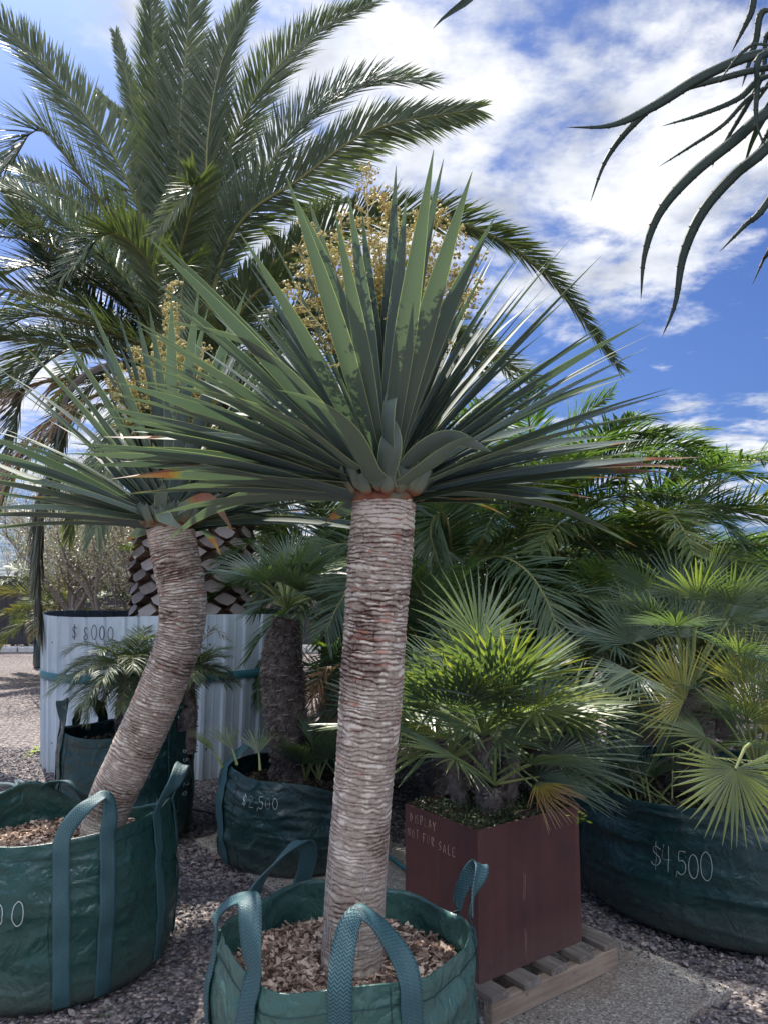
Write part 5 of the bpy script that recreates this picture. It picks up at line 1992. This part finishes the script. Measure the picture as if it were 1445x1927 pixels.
bgpalm(1010, 1000, 6.3, 1.9, 34, 1, 'feather palm behind the rusty planter, fronds fanning up to the middle right sky', a0=.35, emax=66,
       extra=[([(1080, 880), (1160, 820), (1255, 815)], (6.0, 5.8)), ([(1060, 840), (1100, 780), (1150, 740)], (6.2, 6.2))])
bgpalm(1180, 1050, 6.0, 1.8, 30, 2, 'feather palm behind the $4,500 bag with long fronds arching to the right edge', a0=.45, emax=44,
       extra=[([(1230, 930), (1320, 880), (1435, 900)], (5.6, 5.4)), ([(1240, 980), (1340, 950), (1460, 990)], (5.4, 5.2)), ([(1180, 900), (1260, 850), (1400, 870)], (5.9, 5.9))])
bgpalm(850, 1080, 5.4, 1.5, 22, 3, 'dark feather palm right beside the straight trunk with one frond hanging down', a0=.28,
       extra=[([(845, 1000), (830, 960), (810, 1010), (860, 1150)], (5.0, 4.8))])
bgpalm(1480, 1090, 6.6, 1.8, 24, 4, 'feather palm cut off by the right edge', a0=.45, emax=30)
bgpalm(640, 1090, 7.6, 1.8, 24, 5, 'feather palm behind the hairy trunk, between the tank and the straight trunk', a0=.35)
bgpalm(1330, 1080, 8.2, 2.0, 20, 6, 'yellow green feather palm furthest back on the right', a0=.55, emax=40)
bgpalm(780, 1120, 8.0, 1.6, 20, 7, 'feather palm far back behind the straight trunk', a0=.5)
bgpalm(125, 1150, 13.5, 1.9, 18, 8, 'pale green feather palm far left behind the hanging grey frond', leaf=.42, a0=.62, mat='frond', trunk_r=.15)
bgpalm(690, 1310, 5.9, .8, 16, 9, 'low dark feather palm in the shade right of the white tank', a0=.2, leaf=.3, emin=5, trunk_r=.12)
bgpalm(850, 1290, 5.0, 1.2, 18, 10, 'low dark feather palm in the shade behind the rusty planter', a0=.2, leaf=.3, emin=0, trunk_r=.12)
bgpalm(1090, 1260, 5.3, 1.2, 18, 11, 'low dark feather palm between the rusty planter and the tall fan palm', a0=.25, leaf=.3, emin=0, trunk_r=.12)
# withered orange leaf by the tank
dl = at(620, 1330, 5.2)
dr = empty('dead_palm_leaf', (dl.x, dl.y, dl.z), 'withered orange palm leaf between the tank and the straight trunk', 'dead leaf')
mb = MB()
frond(mb, PX([(650, 1250, 5.3), (610, 1265, 5.2), (590, 1310, 5.1), (585, 1370, 5.1)]), leaf_len=.22, n=36, w=.012, seed=3, a0=.85, hang=.4, rad=.012)
frond(mb, PX([(650, 1250, 5.3), (640, 1290, 5.2), (630, 1360, 5.1), (600, 1410, 5.1)]), leaf_len=.2, n=30, w=.012, seed=5, a0=.8, hang=.4, rad=.010)
mb.build('leaflets', [M['dryfrond'], M['dryfrond']], dr, smooth=False)

# ------------------------------------------------------------------ grey shrub tree behind the tank
def shrub(cx, cy, h, w, seed, label, nleaf=12000, stems=9):
    root = empty('shrub_tree', (cx, cy, 0), label, 'tree', 'grey leaved shrub trees along the back fence')
    r = random.Random(seed)
    mb = MB(); ends = []

    def grow(p, d, L, rad, lv):
        pts = [p]
        q = p.copy(); dd = d.copy()
        for i in range(4):
            dd = (dd + V3((r.uniform(-.2, .2), r.uniform(-.2, .2), r.uniform(-.05, .15)))).normalized()
            q = q + dd * (L / 4)
            pts.append(q.copy())
        mb.tube(pts, [rad * (1 - .12 * i) for i in range(5)], 6 if lv < 2 else 4, a=r.uniform(.4, .9), cap=False)
        if lv >= 2:
            ends.extend(pts[1:])
        if lv < 4:
            for k in range(3 if lv < 2 else 2):
                b_ = pts[r.choice((2, 3, 4))]
                nd = (dd + V3((r.uniform(-.9, .9), r.uniform(-.9, .9), r.uniform(-.2, .6)))).normalized()
                grow(b_, nd, L * r.uniform(.55, .8), rad * .58, lv + 1)
    for k in range(stems):
        a = k * 2.4
        b0 = V3((cx + math.sin(a) * w * .22, cy + math.cos(a) * w * .12, -.02))
        grow(b0, V3((math.sin(a) * .45, math.cos(a) * .35, 1)).normalized(), h * .42, .055, 0)
    mb.build('trunk', M['bark'], root)
    lm = MB()
    E = np.array([tuple(e) for e in ends])
    idx = rng.integers(0, len(E), nleaf)
    pos = E[idx] + rng.normal(0, w * .055, (nleaf, 3))
    rr0 = rng.uniform(.018, .032, nleaf)
    d = rng.normal(size=(nleaf, 3)); d /= np.linalg.norm(d, axis=1)[:, None]
    e = np.cross(d, rng.normal(size=(nleaf, 3))); e /= np.linalg.norm(e, axis=1)[:, None]
    P = np.stack([pos, pos + d * rr0[:, None] + e * rr0[:, None] * .38, pos + d * rr0[:, None] * 2, pos + d * rr0[:, None] - e * rr0[:, None] * .38], 1)
    off = 0
    lm.V = list(map(tuple, P.reshape(-1, 3).tolist()))
    lm.A = np.repeat(rng.uniform(0, 1, nleaf), 4).tolist(); lm.B = [0.0] * (4 * nleaf); lm.U = [(.5, .5)] * (4 * nleaf)
    F = np.arange(4 * nleaf).reshape(-1, 4)
    lm.F = list(map(tuple, F.tolist())); lm.M = [0] * nleaf
    lm.build('crown', M['olive'], root, smooth=False)


q = at(235, 1110, 12.0)
shrub(q.x, 12.0, 3.6, 3.4, 3, 'grey leaved shrub tree with many thin bare stems directly behind the white tank', 38000, 11)
q = at(20, 1110, 21.5)
shrub(q.x, 21.5, 5.8, 5.2, 4, 'grey leaved shrub tree rising over the dark fence at the left edge', 34000, 11)
q = at(420, 1110, 15.0)
shrub(q.x, 15.0, 3.6, 3.6, 6, 'grey leaved shrub tree furthest right, mostly hidden by the giant palm trunk', 12000, 8)

# ------------------------------------------------------------------ fence, kerb, far pot
FY = 19.5
fe = empty('metal_fence', (-9, FY, 0), 'dark ribbed metal fence across the back of the yard', 'fence')
mb = MB()
xs = []; yy = []
x0 = -24.0
k = 0
prof = [(0, 0), (.03, .03), (.08, .03), (.11, 0), (.23, 0)]
while x0 < 22:
    for dx, dy in prof[:-1]:
        xs.append(x0 + dx); yy.append(FY - dy)
    x0 += .23
A_ = np.stack([np.array(xs), np.array(yy), np.full(len(xs), .32)], -1)
B_ = A_.copy(); B_[:, 2] = 1.85
mb.grid(np.stack([A_, B_]))
C2 = A_[::-1].copy(); D2_ = B_[::-1].copy(); C2[:, 1] += .04; D2_[:, 1] += .04
mb.grid(np.stack([C2, D2_]))
mb.build('fence_sheet', M['fence'], fe, smooth=False)
mb = MB()
mb.box((-1, FY - .03, .24), (23.4, 0, 0), (0, .05, 0), (0, 0, .10), bev=.01)
mb.build('bottom_rail', M['fence'], fe, smooth=False)
mb = MB()
mb.box((-1, FY - .01, 1.875), (23.4, 0, 0), (0, .045, 0), (0, 0, .03), bev=.01)
mb.build('top_rail', M['fence'], fe, smooth=False)
ke = MB()
for k in range(19):
    ke.box((-22.5 + k * 2.42, FY - .55, .05), (1.19, 0, 0), (0, .14, 0), (0, 0, .075), bev=.015)
o = ke.build('kerb', simple('pale_concrete', [(.3, (.42, .42, .40)), (.7, (.62, .62, .60))], nscale=5, useattr=False), smooth=False)
tag(o, kind='structure')

B6 = Bag(at(80, 1243, 15.2).x + .12, 15.2, .27, .62, 61, bulge=.02, fold=.5)
r8 = empty('planter_bag', (B6.c[0], B6.c[1], 0), 'small dark planter bag far away at the left edge of the tank', 'planter bag', 'green woven planter bags')
B6.body(r8, M['bag_deep'], 90, 20)
B6.handle(r8, -.8, .3, .14, w=.05, out=0, low=.5, mat=M['bag_deep'])
chips('potting_soil', 'dark soil in the small far planter bag', B6.c[0], B6.c[1], .26, .5, 80, cat='soil', mat=M['soil'])
small_weed('weed', gnd(48, 1215), 34, .35, 'loose pale green weed in front of the kerb at far left', 21)

# ------------------------------------------------------------------ hoses
mb = MB()
pts = []
for k in range(150):
    t = k / 149
    a = t * 2 * PI * 3.2
    rx = .13 + .02 * math.sin(a * .37)
    c_ = gnd(2, 1494, .03)
    pts.append(c_ + V3((math.cos(a) * rx * 1.15 + .02 * t - .04, math.sin(a) * rx + .02 * math.sin(t * 9), .012 + .05 * t * abs(math.sin(a * .5 + 1)))))
e0 = pts[-1]
end = [gnd(45, 1500, .015), gnd(85, 1503, .015), gnd(140, 1505, .012), gnd(260, 1510, .012)]
pts = pts + catmull([e0] + end, 26)[1:]
mb.tube(pts, .011, 8)
o = mb.build('garden_hose', M['hose'], loc=tuple(gnd(0, 1494)))
tag(o, 'pale green garden hose coiled on the gravel at the left edge', 'hose')
mb = MB()
mb.tube(catmull([gnd(330, 1520, .012), gnd(372, 1524, .014), gnd(425, 1536, .012), gnd(520, 1556, .012)], 20), .010, 8)
o = mb.build('irrigation_pipe', M['pipe'], loc=tuple(gnd(400, 1530)))
tag(o, 'thin black pipe on the gravel between the two middle bags', 'pipe')
mb = MB()
mb.tube(catmull([gnd(690, 1590, .04), gnd(735, 1614, .038), gnd(765, 1637, .038), gnd(840, 1680, .038)], 20), .011, 8)
o = mb.build('irrigation_pipe', M['strap'], loc=tuple(gnd(745, 1620)))
tag(o, 'teal pipe lying on the concrete behind the straight trunk and rusty planter', 'pipe')
mb = MB()
for k in range(5):
    q = gnd(402 + k * 7, 1605 + (k % 2) * 8, .03)
    mb.box(q, (.016, .004, 0), (0, .006, .001), (0, 0, .002))
o = mb.build('dry_leaf', M['chip'], loc=tuple(gnd(415, 1605)), smooth=False)
tag(o, 'pale dry leaf litter at the left foot of the $2,500 bag', 'leaf litter')

# scattered dry litter on the gravel and the slab
mb = MB()
lr = random.Random(77)
for k in range(260):
    y_ = lr.uniform(2.2, 5.6); x_ = lr.uniform(-.5, .5) * y_
    z_ = .028 if in_slab(x_, y_) else .014
    an = lr.uniform(0, 6.28); L_ = lr.uniform(.008, .032); w_ = lr.uniform(.0015, .006)
    u = V3((math.cos(an), math.sin(an), lr.uniform(-.15, .15))); w = V3((-math.sin(an), math.cos(an), 0))
    c_ = V3((x_, y_, z_ + .004))
    mb.add([c_ - u * L_, c_ + w * w_, c_ + u * L_, c_ - w * w_, c_ - V3((0, 0, .0015))], [(0, 3, 2, 1), (0, 1, 4), (1, 2, 4), (2, 3, 4), (3, 0, 4)], lr.uniform(.2, 1))
o = mb.build('leaf_litter', M['chip'], loc=(0, 3.5, 0), smooth=False)
tag(o, 'dry bits of leaf and twig scattered over the gravel and concrete', 'leaf litter', kind='stuff')

# ------------------------------------------------------------------ tree aloe leaning in from the right
ac = at(1590, 120, 1.65)
al = empty('tree_aloe', (1.30, 1.75, 0), 'tree aloe reaching in from the upper right with long toothed hanging leaves', 'tree')
mb = MB()
ac2 = at(960, -230, 1.5)
mb.tube(catmull([V3((1.30, 1.75, 0)), V3((1.28, 1.72, 1.0)), V3((1.2, 1.70, 2.0)), ac], 20), [.07 - .0015 * i for i in range(20)], 14, a=.6)
mb.tube(catmull([V3((1.24, 1.71, 1.6)), V3((1.3, 1.5, 2.6)), V3((.8, 1.45, 3.3)), ac2 + V3((.1, 0, .05))], 20), [.05 - .001 * i for i in range(20)], 12, a=.6)
mb.build('trunk', M['bark'], al)
AL = [
    ([(1445, 100), (1330, 140), (1230, 200), (1150, 236), (1064, 240)], 1.55, 30, 0),
    ([(1445, 128), (1350, 150), (1260, 178), (1190, 235), (1140, 300), (1110, 380)], 1.6, 20, 0),
    ([(1445, 210), (1380, 265), (1300, 330), (1240, 400), (1212, 480), (1205, 566)], 1.45, 30, 0),
    ([(1445, 275), (1380, 330), (1320, 400), (1285, 480), (1270, 570), (1245, 634)], 1.5, 29, 0),
    ([(1440, 145), (1390, 185), (1320, 215), (1243, 238)], 1.75, 16, 0),
    ([(1430, 170), (1360, 235), (1300, 275), (1237, 315)], 1.75, 11, 0),
    ([(1450, 370), (1400, 425), (1352, 475)], 1.5, 22, 0),
    ([(1460, 440), (1435, 490), (1413, 540)], 1.5, 16, 0),
    ([(1440, -30), (1410, 30), (1375, 100)], 1.7, 20, 0),
    ([(1445, 20), (1420, 80), (1395, 165)], 1.7, 20, 0),
    ([(1440, 100), (1424, 170), (1424, 240), (1455, 300)], 1.4, 20, 0),
    ([(1450, 60), (1430, 150), (1350, 290), (1340, 316)], 1.8, 14, 0),
    ([(1445, 85), (1400, 95), (1350, 155)], 1.5, 12, 0),
    ([(1480, 200), (1440, 260), (1420, 300)], 1.8, 20, 0),
]
for k, (px, dp, wd, dry) in enumerate(AL):
    pts = [ac + (at(px[0][0], px[0][1], dp) - ac) * .12] + [at(a, b_, dp) for a, b_ in px]
    W_ = wd * .84 * dp / FPX
    mb = MB()
    P = catmull(pts, 40)
    nP = len(P)
    rows = []; bb = []
    for i, p in enumerate(P):
        t = i / (nP - 1)
        T = (P[min(i + 1, nP - 1)] - P[max(i - 1, 0)]).normalized()
        S = T.cross(V3((.15, -1, .25))).normalized()
        N = S.cross(T)
        w = W_ / 2 * max(.05, 1.15 - .45 * t - .65 * max(0, (t - .7) / .3) ** 1.6)
        if t > .985:
            w *= .4
        th_ = w * .42
        rows.append([tuple(p + S * u * w + N * (v * th_)) for u, v in ((-1, 0.15), (-.5, -.1), (0, -.25), (.5, -.1), (1, .15), (.55, .75), (0, 1), (-.55, .75))])
        bb.append([.9 if t > .985 else (.5 * (dry > 0) * (t > .8))] * 8)
        if i % 2 == 0 and .12 < t < .93:
            for sg in (-1, 1):
                e = p + S * sg * w * .97
                mb.add([e - T * .003, e + T * .003, e + S * sg * .0016 + T * .001, e + N * .002], [(0, 1, 2), (0, 2, 3), (1, 3, 2)], .1, b=.6)
    mb.grid(np.array(rows), a=.5, b=np.array(bb), wrap=True)
    mb.build('leaf', M['aloe'], al)
r = random.Random(4)
for k, (cc, nl) in enumerate(((ac, 16), (ac2, 14))):
    for q in range(nl):
        az = q * 2.4
        if k == 0:
            az = R(r.uniform(-10, 150))
        else:
            az = R(r.uniform(-70, 160))
        mb = MB()
        pts = arc(cc, az, R(r.uniform(20, 70) if k == 0 else r.uniform(60, 85)), r.uniform(.4, .6), R(r.uniform(40, 100) if k == 0 else 20), 6)
        sword(mb, pts, .035, V3((0, 0, 1)), a=.4)
        mb.build('leaf', M['aloe'], al)
mb = MB()
sword(mb, [ac2] + [at(a, b_, 1.5) for a, b_ in ((900, -40), (870, 8), (840, 28), (814, 54))], .030, V3((0.2, -1, .2)), a=.4, fold=.3)
mb.build('leaf', M['aloe'], al)
